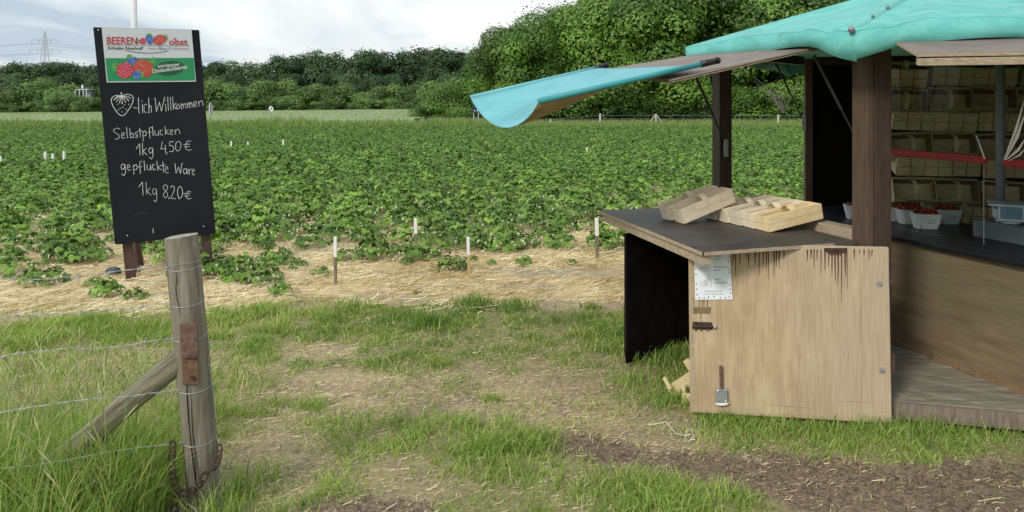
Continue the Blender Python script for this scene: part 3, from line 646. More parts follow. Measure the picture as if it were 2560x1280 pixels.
plate(MB(), [(p.x-.30, p.y-.05, 1.52), (p.x+.30, p.y-.05, 1.52), (p.x, p.y-.05, 2.02)], .03).build('triangle_plate', M['signgrey'], t)
plate(MB(), disc((p.x, p.y-.05, 1.28), .24), .03).build('round_plate', M['signgrey'], t)
MB().tube([(p.x-.06, p.y-.1, 1.0), (p.x-.06, p.y-.1, 2.0)], .035, 6).build('bracket', M['signwhite'], t)
p = px(1190, 300, 70); t = thing('blue_signboard', 'dark blue board on two pale posts beneath the awning tip', 'sign', (p.x, p.y, 0))
MB().box((p.x-.02, p.y-.05, 1.5), .55, .04, .75).build('sign_face', M['signblue'], t)
for s in (-.2, .22): MB().tube([(p.x+s, p.y, 0), (p.x+s, p.y, 1.75)], .03, 6).build('post', M['polegrey'], t)
for s in (-.12, .14): MB().box((p.x+s, p.y-.09, 1.28), .1, .02, .1).build('white_mark', M['signwhite'], t)
posts = []
for (c, r, hh, lab) in [(955,306,.52,'short pale fence post left of the broad dark bush'),(1055,308,.62,'pale fence post standing before the left tip of the bushes'),(1376,303,.55,'pale fence post just right of the awning tip'),(1500,307,1.05,'stout pale fence post left of the three legged post'),(1785,300,.9,'fence post seen close left of the far stall post'),(1945,301,.95,'fence post seen between the two dark stall posts')]:
    p = px(c, r, 68); p.z = 0
    tag(MB().tube([p-Vector((0,0,.1)), (p.x+.02, p.y, hh)], .085, 8).build('fence_post', M['farpost']), lab, 'fence post', 'fence posts beyond the field'); posts.append((p, hh))
for i, z in enumerate((.55, .85)):
    pts = [Vector((posts[0][0].x-30, 68, z))]+[Vector((q.x, q.y, min(z, hh*.93)))for q, hh in posts]+[Vector((posts[-1][0].x+25, 69, z))]
    tag(MB().tube(pts, .008, 4, False).build('fence_wire', M['wire']), ('lower' if i == 0 else 'upper')+' wire strung along the far field fence', 'fence wire', 'wires of the far fence')
p = px(1640, 303, 68); p.z = 0; t = thing('braced_corner_post', 'pale corner post with two slanting braces at the far fence', 'fence post', p)
MB().tube([p, p+Vector((0,0,1.02))], .075, 8).build('post', M['farpost'], t)
for s in (-1, 1): MB().tube([p+Vector((0,0,.95)), p+Vector((s*.72, .1, 0))], .05, 7).build('brace', M['farpost'], t)

# ------------------------------------------------------------------ strawberry plants
def leaflet(mb_v, mb_f, mb_t, o, ax, up, l, w, tint):
    side = ax.cross(up).normalized(); b = len(mb_v)
    mid = o+ax*l*.55+up*.010; tip = o+ax*l-up*l*.16
    mb_v += [o, o+ax*l*.30+side*w*.42+up*w*.14, o+ax*l*.72+side*w*.46+up*w*.16, tip, o+ax*l*.72-side*w*.46+up*w*.16, o+ax*l*.30-side*w*.42+up*w*.14, mid]
    mb_f += [(b,b+1,b+6),(b+1,b+2,b+6),(b+2,b+3,b+6),(b+3,b+4,b+6),(b+4,b+5,b+6),(b+5,b,b+6)]; mb_t += [tint]*7
def plant_meshes(seed, R, hgt, nleaf, size):
    r = random.Random(seed); V, Fc, T = [], [], []; st = MB(); fr = MB()
    for k in range(nleaf):
        a = r.uniform(0, 2*PI); rad = R*math.sqrt(r.random()); zz = hgt*(1-.55*(rad/R)**2)*r.uniform(.55, 1.08)
        base = Vector((math.cos(a)*rad*.25, math.sin(a)*rad*.25, .0)); tip = Vector((math.cos(a)*rad, math.sin(a)*rad, zz))
        if k % 2 == 0: st.tube([base, base.lerp(tip, .5)+Vector((0, 0, .03)), tip], .0018, 3, False)
        out = Vector((math.cos(a), math.sin(a), 0)); up = (Vector((0, 0, 1))+out*(.15+.75*rad/R)+Vector((r.uniform(-.35, .35), r.uniform(-.35, .35), 0))).normalized()
        t0 = r.uniform(.1, .8); yaw = a+r.uniform(-.9, .9)
        for da in (-1.25, 0, 1.25):
            d = Vector((math.cos(yaw+da), math.sin(yaw+da), 0)); ax = (d-up*d.dot(up)).normalized()
            leaflet(V, Fc, T, tip, ax, up, size*r.uniform(.85, 1.15), size*r.uniform(.75, .95), min(1, max(0, t0+r.uniform(-.12, .2))))
    for k in range(r.randint(20, 32)):
        a = r.uniform(0, 2*PI); q = Vector((math.cos(a)*R*r.uniform(.65, 1.02), math.sin(a)*R*r.uniform(.65, 1.02), r.uniform(.02, .13)))
        fr.ball(q, r.uniform(.009, .016), None, r.uniform(.012, .019), 5, 4)
    me_ = np_mesh('strawberry_plant', [tuple(v) for v in V], Fc, dict(tint=T)); me_.materials.append(M['leaf_straw'])
    def m2(n, mb, mt): x_ = bpy.data.meshes.new(n); x_.from_pydata(mb.v, [], mb.f); x_.materials.append(mt); return x_
    return me_, m2('stems', st, M['stemgreen']), m2('unripe_berries', fr, M['unripe'])
PK = [plant_meshes(500+i, .21+.02*(i % 3), .20+.02*(i % 4), 30+3*i, .062) for i in range(7)]
def edge_plants(x): return np.interp(x, [-6,-4.4,-3,-1.6,-1.0,-.3,.3,.9,1.6,2.4,6], [6.8,6.8,7.0,7.2,7.6,8.25,8.1,8.4,9.0,9.8,11])
rows = []
gx = np.arange(-56, 44, .27)
r2 = np.random.default_rng(19)
for yy in np.arange(6.8, 55.5, .56):
    xx = gx+r2.uniform(-.12, .12, len(gx)); yv = yy+r2.uniform(-.10, .10, len(gx))+.25*np.sin(gx*.07+yy*.05)+.03*gx
    k = (np.abs(xx) < .70*yv+1.2) & (yv > edge_plants(xx)) & ~((xx > 1.0) & (yv < 7.9)) & (xx < .62*yv+2)
    rows.append(np.c_[xx[k], yv[k]])
PT = np.concatenate(rows); d = PT[:, 1]-edge_plants(PT[:, 0])
dens = np.clip(.34+.15*d, 0, 1)*(1-.7*sm(fbm(PT[:, 0], PT[:, 1], .6, 66), .50, .62)*(1-sm(d, 2.0, 5.0))); PT = PT[r2.random(len(PT)) < dens]
order = np.argsort(PT[:, 1]); PT = PT[order]
inv = (PT[:, 0]/PT[:, 1] > -.70) & (PT[:, 0]/PT[:, 1] < .16)
cand = np.where(inv)[0][:255]; single = np.zeros(len(PT), bool); single[cand] = True
def put_plant(x, y, s, kind, label, group=None):
    a = PK[kind]
    o = bpy.data.objects.new('strawberry_plant', a[0]); COL.objects.link(o); o.location = (x, y, float(terr(x, y))); o.scale = (s, s, s*random.Random(int(x*1000)).uniform(.85, 1.12)); o.rotation_euler.z = (x*7.3+y*3.1) % 6.28
    for nm, m_ in (('stems', a[1]), ('unripe_berries', a[2])):
        c_ = bpy.data.objects.new(nm, m_); COL.objects.link(c_); c_.parent = o
    return tag(o, label, 'strawberry plant', group)
for i in cand:
    x_, y_ = PT[i]; put_plant(x_, y_, .72+.4*hsh(np.array([i]), np.array([3]), 5)[0]+.1*min(1, max(0, (y_-8)/3)), int(i*5) % 7, 'leafy green strawberry plant among the crowded front rows of the field', 'strawberry plants of the front rows')
for (c, r, s, lab) in [(1130,680,.78,'single strawberry plant on straw left of the fresh wood stake'),(870,655,.62,'small strawberry plant on straw right of the darkest stake'),(985,632,.5,'little strawberry plant left of the tall back stake'),(1018,662,.34,'tiny strawberry seedling on straw below the tall back stake'),
   (800,690,.36,'tiny strawberry seedling on straw left of the darkest stake'),(1228,665,.26,'tiny strawberry seedling right of the fresh wood stake'),(1308,665,.42,'small lone strawberry plant on straw halfway to the stall'),(1178,655,.3,'tiny strawberry plant right behind the fresh wood stake'),(740,672,.5,'small strawberry plant on straw among straggling ones left of the stakes'),
   (660,712,.72,'low sprawling strawberry plant nearest the meadow right of the fence post'),(700,735,.5,'strawberry plant at the straw edge farthest forward'),(600,705,.7,'strawberry plant on straw close right of the fence post'),(555,690,.75,'strawberry plant half hidden by the fence post'),(265,745,.6,'low strawberry plant on straw below the top wire, left of the sign leg'),(340,750,.45,'small strawberry plant on straw between sign leg and fence post'),(240,722,.4,'upright strawberry seedling on straw left of the sign leg'),
   (110,712,.8,'strawberry plant at far left beside the top wire'),(30,690,.9,'bushy strawberry plant at the left edge of the picture above the wire'),(670,668,.55,'small strawberry plant on straw behind the sprawling ones'),(1430,662,.25,'tiny strawberry seedling on straw near the stall')]:
    p = gp(c, r); put_plant(p.x, p.y, s, int(c) % 7, lab)
# the rest of the field: thousands of plants in one object
proto = []
for i in range(5):
    r = random.Random(900+i); V, Fc, T = [], [], []
    for k in range(38):
        a = r.uniform(0, 2*PI); rad = .27*math.sqrt(r.random()); zz = .25*(1-.5*(rad/.27)**2)*r.uniform(.6, 1.12)
        out = Vector((math.cos(a), math.sin(a), 0)); up = (Vector((0, 0, 1))+out*(.1+.6*rad/.27)+Vector((r.uniform(-.4, .4), r.uniform(-.4, .4), 0))).normalized(); t0 = r.uniform(.1, .85); yaw = r.uniform(0, 6.3)
        for da in (-1.25, 0, 1.25):
            dd = Vector((math.cos(yaw+da), math.sin(yaw+da), 0)); leaflet(V, Fc, T, Vector((math.cos(a)*rad, math.sin(a)*rad, zz)), (dd-up*dd.dot(up)).normalized(), up, .062*r.uniform(.8, 1.2), .057, min(1, t0+r.uniform(-.1, .2)))
    me_ = np_mesh('field_plant', [tuple(v) for v in V], Fc, dict(tint=T)); me_.materials.append(M['leaf_straw']); proto.append(me_)
rest = PT[~single]
def field_object(name, pts):
    n = len(pts); me_ = bpy.data.meshes.new(name); me_.vertices.add(n)
    me_.vertices.foreach_set('co', np.c_[pts, terr(pts[:, 0], pts[:, 1])].astype(np.float32).ravel())
    for a, dat in (('rz', r2.uniform(0, 6.28, n)), ('sc', r2.uniform(.72, 1.08, n))):
        at = me_.attributes.new(a, 'FLOAT', 'POINT'); at.data.foreach_set('value', dat.astype(np.float32))
    at = me_.attributes.new('kind_index', 'INT', 'POINT'); at.data.foreach_set('value', r2.integers(0, 5, n).astype(np.int32))
    o = link(name, me_)
    g = bpy.data.node_groups.new(name, 'GeometryNodeTree')
    g.interface.new_socket('Geometry', in_out='INPUT', socket_type='NodeSocketGeometry'); g.interface.new_socket('Geometry', in_out='OUTPUT', socket_type='NodeSocketGeometry')
    gi = g.nodes.new('NodeGroupInput'); go = g.nodes.new('NodeGroupOutput'); lk = g.links.new
    join = g.nodes.new('GeometryNodeJoinGeometry')
    def named(a, t_='FLOAT'): q = g.nodes.new('GeometryNodeInputNamedAttribute'); q.data_type = t_; q.inputs[0].default_value = a; return q.outputs['Attribute']
    rz_, sc_, ki = named('rz'), named('sc'), named('kind_index', 'INT')
    cx_ = g.nodes.new('ShaderNodeCombineXYZ'); lk(rz_, cx_.inputs[2])
    coll = bpy.data.collections.new(name+'_kinds')
    for i, pm in enumerate(proto):
        po = bpy.data.objects.new('field_plant', pm); coll.objects.link(po)
        ob = g.nodes.new('GeometryNodeObjectInfo'); ob.inputs['Object'].default_value = po; ob.inputs['As Instance'].default_value = True
        eq = g.nodes.new('FunctionNodeCompare'); eq.data_type = 'INT'; eq.operation = 'EQUAL'; lk(ki, eq.inputs[2]); eq.inputs[3].default_value = i
        ip = g.nodes.new('GeometryNodeInstanceOnPoints'); lk(gi.outputs[0], ip.inputs['Points']); lk(ob.outputs['Geometry'], ip.inputs['Instance']); lk(eq.outputs[0], ip.inputs['Selection'])
        lk(cx_.outputs[0], ip.inputs['Rotation']); lk(sc_, ip.inputs['Scale']); lk(ip.outputs[0], join.inputs[0])
    lk(join.outputs[0], go.inputs[0])
    md = o.modifiers.new('plants', 'NODES'); md.node_group = g
    return o
tag(field_object('strawberry_field', rest), 'wide field of strawberry plants stretching away behind the front rows', 'strawberry field', kind='stuff')

# ------------------------------------------------------------------ row stakes
def stake(c, rb, rt, wpx, wood, label, Y=None):
    p = gp(c, rb) if Y is None else px(c, rb, Y); t = thing('row_stake', label, 'stake', (p.x, p.y, 0), 'row marking stakes'); hh = H-(rt-Y0)/F*p.y; w = wpx/F*p.y
    ln = .012*math.sin(c); top = Vector((p.x+ln, p.y, hh)); mid = Vector((p.x, p.y, 0)).lerp(top, .58)
    MB().bar((p.x, p.y, -.1), mid, w, w).build('shaft', wood, t, bevel=.002)
    MB().bar(mid, top, w*1.06, w*1.06).build('painted_tip', M['stakewhite'], t, bevel=.002)
stake(839, 712, 592, 7, M['stakewood'], 'darkest white tipped stake, nearest the meadow in the straw')
stake(1041, 638, 546, 7, M['stakewood'], 'tall white tipped stake standing farther back at the plants')
stake(1173, 700, 592, 7, M['stakefresh'], 'white tipped stake of fresh tan wood beside a lone plant')
stake(1494, 650, 545, 8, M['stakewood'], 'white tipped stake leaning slightly just left of the table')
for (c, r, Y, lab) in [(160,380,20.4,'tallest of three white stakes far left in the field'),(113,381,20.6,'leftmost of three white stakes grouped far left'),(132,386,20.6,'middle short stake of three far left'),(1,392,19.5,'white stake cut by the left picture edge'),(578,354,27,'white stake close right of the chalkboard far out'),(620,355,27.5,'second white stake right of the chalkboard far out'),(708,350,28,'white stake far out, third right of the chalkboard'),(1467,371,24,'lone white stake far out above the side table')]:
    p = px(c, 400, Y); hh = H-(r-Y0)/F*Y+.02; t = thing('row_stake', lab, 'stake', (p.x, Y, 0), 'row marking stakes')
    MB().bar((p.x, Y, -.05), (p.x, Y, hh*.45), .045, .045).build('shaft', M['stakewood'], t); MB().bar((p.x, Y, hh*.45), (p.x, Y, hh), .05, .05).build('painted_tip', M['stakewhite'], t)

# ------------------------------------------------------------------ chalkboard sign
O_ = Vector((0, 0, H)); SCL = .96
def sc_(p): return O_+(Vector(p)-O_)*SCL
TL, TR, BL = sc_((-3.802,6.9,2.326)), sc_((-3.035,7.375,2.349)), sc_((-3.747,7.177,.301)); BR = sc_((-2.98,7.651,.323))
e1, e2 = TR-TL, BL-TL; nB = e2.cross(e1).normalized()
if nB.y > 0: nB = -nB
def bd(cx, cy, off=.002):              # photograph crop (2x, origin 180,0) -> point on the board
    return on_plane(180+cx/2, cy/2, TL, nB)+nB*off
sg = thing('chalkboard_sign', 'tall black chalkboard price sign leaning in the strawberry field', 'sign', gp(320, 705))
board = MB().quadbox([TL, BL, BR, TR], -nB*.022).build('board', [M['chalkboard']], sg, bevel=.003)
for sx in (0, 1):
    q = BL.lerp(BR, .12 if sx == 0 else .90); up = (TL-BL).normalized()
    MB().bar(q+up*.9-nB*.055, q-up*.52-nB*.055, .085, .06, up=nB).build('leg', M['legs'], sg, bevel=.004)
    if sx == 0: MB().bar(q+up*.1-nB*.07+Vector((.09,0,0)), Vector((q.x+.05, q.y+.16, .12)), .03, .03).build('leg_strut', M['legs'], sg)
for (cx, cy) in ((277,1178), (658,1131), (132,150), (640,165)): MB().ball(bd(cx, cy, .003), .007, nu=6, nv=4).build('screw', M['steel'], board)
def ribbon(mb, pts, w, off):
    P = [bd(*p, off) for p in pts]
    for a, b in zip(P, P[1:]):
        d_ = (b-a)
        if d_.length < 1e-6: continue
        d_.normalize(); s_ = d_.cross(nB)*w/2; k = d_*w*.3
        mb.add([a-s_-k, a+s_-k, b+s_+k, b-s_+k], [(0,1,2,3)])
CH = {
 'strawberry_drawing': [[(248,480),(225,476),(205,482),(196,495),(198,515),(210,540),(228,565),(245,578),(258,578),(275,560),(292,535),(304,510),(307,490),(298,476),(278,471),(258,475),(248,480)],[(246,462),(247,482)],
   [(247,481),(225,486),(208,500)],[(247,481),(232,492),(222,509)],[(246,483),(240,500),(238,515)],[(248,483),(250,500),(251,519)],[(248,482),(260,495),(268,512)],[(249,481),(272,490),(284,504)],[(249,480),(278,482),(294,492)],[(230,480),(215,492)],
   [(228,520),(229,523)],[(240,540),(241,543)],[(262,523),(263,526)],[(270,545),(271,548)],[(232,548),(233,551)],[(250,558),(251,561)],[(283,520),(284,523)],[(254,535),(255,538)]],
 'chalk_word': [[(306,537),(325,541)],[(332,488),(334,562),(338,566)],[(352,520),(353,564)],[(350,503),(351,507)],[(376,524),(366,520),(360,530),(360,555),(368,564),(376,560)],[(383,490),(385,566)],[(385,540),(390,526),(396,530),(397,562)]],
 'chalk_word.W': [[(415,488),(422,558),(437,510),(447,556),(463,485)],[(468,520),(470,556)],[(467,500),(467,504)],[(478,484),(482,552)],[(491,486),(495,552)],[(503,484),(507,548)],[(520,515),(507,530),(522,546)],[(530,520),(522,530),(526,544),(536,542),(539,530),(530,520)],[(545,518),(548,546)],[(547,526),(555,518),(558,542)],[(558,524),(567,516),(570,541)],[(577,514),(580,540)],[(579,522),(587,512),(590,538)],[(590,520),(598,511),(602,536)],[(609,523),(622,519),(620,508),(612,507),(607,520),(612,534),(624,530)],[(632,506),(635,531)],[(634,515),(645,503),(652,506),(655,529)]],
 'chalk_word.S': [[(240,645),(225,640),(208,648),(210,660),(235,675),(236,690),(222,697),(215,693)],[(246,678),(262,674),(258,662),(250,664),(246,680),(252,692),(265,688)],[(272,636),(278,690)],[(288,640),(292,688)],[(292,672),(302,664),(310,675),(304,688),(292,686)],[(328,660),(318,661),(318,670),(328,677),(325,688),(316,687)],[(338,640),(342,685)],[(330,655),(348,653)],[(354,655),(356,706)],[(355,662),(366,654),(372,664),(368,678),(357,680)],[(398,636),(388,640),(386,655),(390,692)],[(380,662),(396,660)],[(402,632),(406,678)],[(414,652),(415,672),(424,678),(432,670),(432,650),(434,676)],[(452,652),(442,650),(440,664),(446,675),(455,672)],[(465,632),(468,674)],[(482,648),(468,660),(485,672)],[(490,662),(504,658),(500,648),(492,650),(490,666),(496,674),(506,670)],[(514,648),(518,672)],[(517,655),(528,645),(535,650),(540,668)]],
 'chalk_price': [[(320,745),(338,718),(340,775)],[(352,715),(354,775)],[(372,740),(355,755),(375,775)],[(402,742),(390,738),(383,752),(390,766),(402,760),(404,738),(405,780),(398,795),(386,786)],[(452,708),(444,745),(470,742)],[(466,725),(468,768)],[(477,762),(474,772)],[(508,708),(488,709),(487,728),(502,728),(510,742),(503,758),(487,757)],[(530,706),(518,718),(518,745),(527,756),(540,748),(545,725),(540,710),(530,706)],[(595,706),(578,704),(568,722),(570,745),(582,752),(598,748)],[(558,722),(590,720)],[(560,734),(588,732)]],
 'chalk_word.g': [[(262,822),(250,820),(244,834),(250,848),(262,842),(264,820),(268,862),(260,878),(248,870)],[(276,838),(290,834),(286,822),(278,824),(276,842),(284,852),(294,848)],[(306,824),(310,872)],[(308,832),(320,822),(328,834),(322,848),(310,848)],[(350,806),(340,808),(338,825),(342,868)],[(332,836),(350,832)],[(360,804),(364,852)],[(374,824),(376,846),(384,850),(392,842),(392,822),(396,850)],[(414,824),(404,822),(402,838),(408,850),(418,846)],[(424,806),(430,852)],[(444,826),(430,838),(448,850)],[(454,808),(459,862)],[(446,828),(466,824)],[(466,848),(480,844),(476,832),(468,834),(466,852),(473,866),(483,862)]],
 'chalk_word.a': [[(515,818),(520,866),(533,835),(542,868),(550,815)],[(572,845),(560,843),(556,858),(562,870),(572,864),(574,842),(577,870)],[(584,846),(586,872)],[(585,855),(592,845),(597,846)],[(600,858),(612,856),(610,845),(603,846),(600,862),(606,876),(616,870)]],
 'chalk_price.b': [[(333,935),(352,910),(355,975)],[(370,910),(373,972)],[(392,940),(374,955),(395,975)],[(420,945),(408,942),(402,958),(408,972),(420,966),(422,944),(424,995),(418,1010),(408,1000)],[(478,930),(465,923),(455,932),(460,948),(475,962),(478,980),(468,990),(456,980),(460,965),(476,945),(478,930)],[(486,985),(484,995)],[(492,938),(500,928),(512,934),(510,955),(494,990),(518,994)],[(540,930),(528,945),(528,975),(536,994),(548,985),(554,960),(548,938),(540,930)],[(595,960),(580,956),(570,970),(572,988),(584,996),(596,990)],[(558,968),(590,968)],[(560,980),(586,979)]],
 'chalk_mark': [[(405,1142),(406,1166)]]}
for k, st in CH.items():
    mb = MB(); rr = random.Random(len(k)+len(st)); bold = k == 'strawberry_drawing'
    for s_ in st: ribbon(mb, s_, (.0062 if bold else .0044)*rr.uniform(.85, 1.15), .0015+rr.random()*.0012)
    mb.build(k.split('.')[0], M['chalk'], board)
mb = MB(); ribbon(mb, [(310,1075),(345,1062),(380,1070)], .02, .0013); mb.build('wiped_smear', M['chalkfaint'], board)
# printed panel on the board
pc = [(148,138), (597,150), (620,408), (174,412)]
def pane(cor, off, th, name, mt, par): return MB().quadbox([bd(*c, off) for c in (cor[0], cor[3], cor[2], cor[1])], -nB*th).build(name, mt, par)
panel = pane(pc, .006, .0045, 'printed_panel', M['white'], sg)
pane([(166,291), (608,289), (615,402), (179,406)], .0075, .001, 'green_field', M['green'], panel)
def ell(cx, cy, rx, ry, name, mt, par, off, rot=0, n=22):
    pts = []
    for k in range(n):
        a = 2*PI*k/n; u, v = rx*math.cos(a), ry*math.sin(a); pts.append(bd(cx+u*math.cos(rot)-v*math.sin(rot), cy+u*math.sin(rot)+v*math.cos(rot), off))
    return MB().add(pts, [tuple(range(n))]).build(name, mt, par)
def poly(pts, name, mt, par, off): return MB().add([bd(*p, off) for p in pts], [tuple(range(len(pts)))]).build(name, mt, par)
def text_on(fn, s, box, mt, par, name='printed_word', off=.009, slope=0, bold=0, shear=0, serif=False):
    cu = bpy.data.curves.new(name, 'FONT'); cu.body = s; cu.size = 1; cu.offset = bold; cu.shear = shear; cu.resolution_u = 3
    ob = bpy.data.objects.new(name, cu); COL.objects.link(ob)
    dg = bpy.context.evaluated_depsgraph_get(); me0 = bpy.data.meshes.new_from_object(ob.evaluated_get(dg)); bpy.data.objects.remove(ob)
    n = len(me0.vertices); v = np.zeros(n*3); me0.vertices.foreach_get('co', v); v = v.reshape(-1, 3)
    a, b = v.min(0), v.max(0); x0, y0, x1, y1 = box; out = []
    for q in v:
        fx = (q[0]-a[0])/(b[0]-a[0]); fy = (q[1]-a[1])/(b[1]-a[1])
        out.append(fn(x0+fx*(x1-x0), y1+(y0-y1)*fy+slope*fx*(x1-x0), off))
    me0.vertices.foreach_set('co', np.array([tuple(p) for p in out], np.float32).ravel()); me0.update(); me0.name = name
    return link(name, me0, mt, par)
text_on(bd, 'BEEREN', (174,184,325,221), M['red'], panel, bold=.015, slope=.01)
text_on(bd, 'obst', (484,192,578,224), M['red'], panel, bold=.02, slope=.02)
for (cx, cy, w_) in ((510,193,6),): ribbon_mb = MB(); ribbon(ribbon_mb, [(cx-w_/2, cy), (cx+w_/2, cy+.3)], .010, .0091); ribbon_mb.build('serif', M['red'], panel)
text_on(bd, 'Schulze Neuhoff', (176,232,357,247), M['blk'], panel, bold=.02, shear=.25, slope=.01)
text_on(bd, 'Him-/', (382,234,432,249), M['lilac'], panel, slope=.01); text_on(bd, 'Blau-/', (434,234,482,249), M['navy'], panel, slope=.01); text_on(bd, 'Erdbeeren', (486,235,583,248), M['lilac'], panel, slope=.01)
mb = MB(); ribbon(mb, [(172,226), (330,226), (586,229)], .004, .0088); mb.build('printed_rule', M['signgrey'], panel)
mb = MB(); ribbon(mb, [(268,252), (320,261), (380,266), (440,262), (482,254)], .005, .0088); mb.build('printed_swoosh', M['blk'], panel)
def leaf_p(cx, cy, a, l): poly([(cx, cy), (cx+l*.5*math.cos(a)-l*.16*math.sin(a), cy+l*.5*math.sin(a)+l*.16*math.cos(a)), (cx+l*math.cos(a), cy+l*math.sin(a)), (cx+l*.5*math.cos(a)+l*.16*math.sin(a), cy+l*.5*math.sin(a)-l*.16*math.cos(a))], 'printed_leaf', M['leafp'], panel, .0083)
def strawb(cx, cy, w_, h_, rot, off):
    b = ell(cx, cy, w_, h_, 'printed_strawberry', M['berry'], panel, off, rot); rr = random.Random(int(cx))
    for k in range(11):
        a = rr.uniform(0, 6.3); q = rr.uniform(.1, .8); ell(cx+w_*q*math.cos(a), cy+h_*q*math.sin(a), max(1.6, w_*.035), max(2.2, w_*.05), 'printed_seed', M['seed'], b, off+.0005, 0, 7)
def raspb(cx, cy, r, off):
    b = ell(cx, cy, r, r*.95, 'printed_raspberry', M['red'], panel, off); rr = random.Random(int(cx))
    for k in range(24):
        a = k*2.4; q = .92*math.sqrt(k/24); ell(cx+r*q*math.cos(a), cy+r*q*math.sin(a), r*.15, r*.15, 'drupelet', M['pink'], b, off+.0005, 0, 8)
def blueb(cx, cy, r, off):
    b = ell(cx, cy, r, r, 'printed_blueberry', M['blue'], panel, off); ell(cx-r*.2, cy-r*.2, r*.4, r*.35, 'berry_crown', M['navy'], b, off+.0005, 0, 10)
for a in (2.4, 3.0, 3.6): leaf_p(340, 205, a, 26)
for a in (-1.2, -.6, 0, .5): leaf_p(460, 190, a, 24)
raspb(354, 206, 17, .0088); ell(385, 178, 15, 11, 'printed_leaf', M['leafp'], panel, .0086); blueb(378, 190, 13, .0092); blueb(396, 194, 13, .0090); blueb(390, 209, 14, .0094); strawb(437, 199, 34, 25, -.25, .0096)
for a in (2.6, 3.1, 3.6, 4.0): leaf_p(232, 335, a, 42)
for a in (-.9, -.5, 0.): leaf_p(385, 312, a, 40)
ell(287, 284, 15, 12, 'printed_leaf', M['leafp'], panel, .0086); blueb(291, 310, 18, .0092); blueb(314, 296, 12, .0090); strawb(356, 342, 52, 44, .35, .0096); raspb(264, 352, 42, .0102); blueb(324, 374, 21, .0108); ell(348, 373, 12, 14, 'printed_leaf', M['leafp'], panel, .0104)
ell(488, 341, 79, 40, 'green_oval', M['leafp'], panel, .0084, -.10); ell(488, 341, 77, 38, 'green_oval', M['dkgreen'], panel, .0088, -.10)
text_on(bd, 'anerkannter', (428,321,538,339), M['signwhite'], panel, off=.0112, slope=-.09, bold=.012); text_on(bd, 'Obstbaufachbetrieb', (400,346,575,366), M['signwhite'], panel, off=.0112, slope=-.13, bold=.012)
# the pale pole behind the sign and the dark stone by its foot
q = gp(333, 683); q0 = px(298, -30, 7.05)
tag(MB().tube([Vector((q.x+.06, 7.28, -.1)), Vector((q0.x+.02, 7.28, 2.85))], .027, 10).build('flag_pole', M['polegrey'], smooth=True), 'thin pale grey pole rising behind the chalkboard sign', 'pole')
MB().tube([Vector((q.x+.06, 7.28, -.12)), Vector((q.x+.06-.0085, 7.28, .55))], .034, 8).build('dark_pole_foot', M['legs'], bpy.data.objects['flag_pole'])  # lower section of the pole, slightly thicker and dark brown
p = gp(283, 690); rr = random.Random(4); mb = MB(); mb.ball((p.x, p.y, .04), .075, .06, .05, 10, 7); mb.v = [(a+rr.uniform(-.008, .008), b+rr.uniform(-.008, .008), c+rr.uniform(-.006, .006)) for a, b, c in mb.v]
tag(mb.build('stone', M['stone'], smooth=True), 'blue grey stone on the straw by the left sign leg', 'stone')

# ------------------------------------------------------------------ fence post in the foreground
PB = Vector((-1.207, 3.0, 0)); PTOP = Vector(((453-1280)/F*3.0, 3.0, H-(590-Y0)/F*3.0)); ax = (PTOP-PB).normalized(); PR = .0635
fp = thing('fence_post', 'thick grey weathered wooden fence post leaning in the left foreground', 'fence post', PB)
rr = random.Random(8); n = 26; rings = 15; V = []; Fc = []
for i in range(rings+1):
    c = PB-ax*.15+ax*((PTOP-PB).length+.15)*i/rings
    for k in range(n):
        a = 2*PI*k/n; r = PR*(1+.025*math.sin(3*a+.8)+.02*math.sin(7*a+i*.15)+rr.uniform(-.007, .007))*(1 if i < rings else .965)
        V.append(c+Vector((math.cos(a)*r, math.sin(a)*r, (.008*math.cos(a) if i == rings else 0))))
for i in range(rings):
    for k in range(n): Fc.append((i*n+k, i*n+(k+1) % n, (i+1)*n+(k+1) % n, (i+1)*n+k))
MB().add(V, Fc).build('shaft', M['oldwood'], fp, smooth=True)
top_c = PTOP; V = [top_c+Vector((0, 0, .004))]+[V[rings*n+k] for k in range(n)]
MB().add(V, [(0, 1+k, 1+(k+1) % n) for k in range(n)]).build('sawn_end', M['oldwoodend'], fp)
def post_pt(s, a, off=0):              # s: share of the post's height, a: angle from the camera side (right positive)
    c = PB.lerp(PTOP, s); return c+Vector((math.sin(a), -math.cos(a), 0))*(PR+off)
for (a, s0, s1, w_) in ((-.05,.02,.66,.0045), (.12,.10,.52,.003), (-.1,.72,.90,.003), (.02,0,.25,.0035)):
    mb = MB(); pts = []
    rr2 = random.Random(int(a*100)+9); K = 14
    for k in range(K+1):
        s = s0+(s1-s0)*k/K; aa = a+.05*math.sin(k*.7)+rr2.uniform(-.02, .02); ww = w_*math.sin(PI*(k+.4)/(K+.8))
        pts.append((post_pt(s, aa-ww/PR/2, .0028), post_pt(s, aa+ww/PR/2, .0028)))
    for (p0, p1), (p2, p3) in zip(pts, pts[1:]): mb.add([p0, p1, p3, p2], [(0,1,2,3)])
    mb.build('split', M['crack'], fp)
# rusty latch: two plates and a bolt
def plate_on_post(c0, c1, w_, y, th, nm, mt, bend=0):
    a, b = px(*c0, y), px(*c1, y); return MB().bar(a, b, w_, th, up=(0,1,0)).build(nm, mt, fp, bevel=.004)
yp = 3.0-PR
lp = plate_on_post((477,962), (473,862), .063, yp-.004, .006, 'lower_latch_plate', mat('orange_rust', (.10,.055,.034), (.19,.11,.066), .9, 50, (1,1,1), .5, 7, c3=(.13,.068,.045)))
plate_on_post((475,890), (471,808), .068, yp-.020, .008, 'upper_latch_plate', M['rust'])
MB().tube([px(480,944,yp-.006), px(480,944,yp-.019)], .0085, 10).build('latch_bolt', M['rustchain'], lp); MB().box(px(474,888,yp-.012), .056, .02, .012).build('latch_bend', M['rust'], lp)
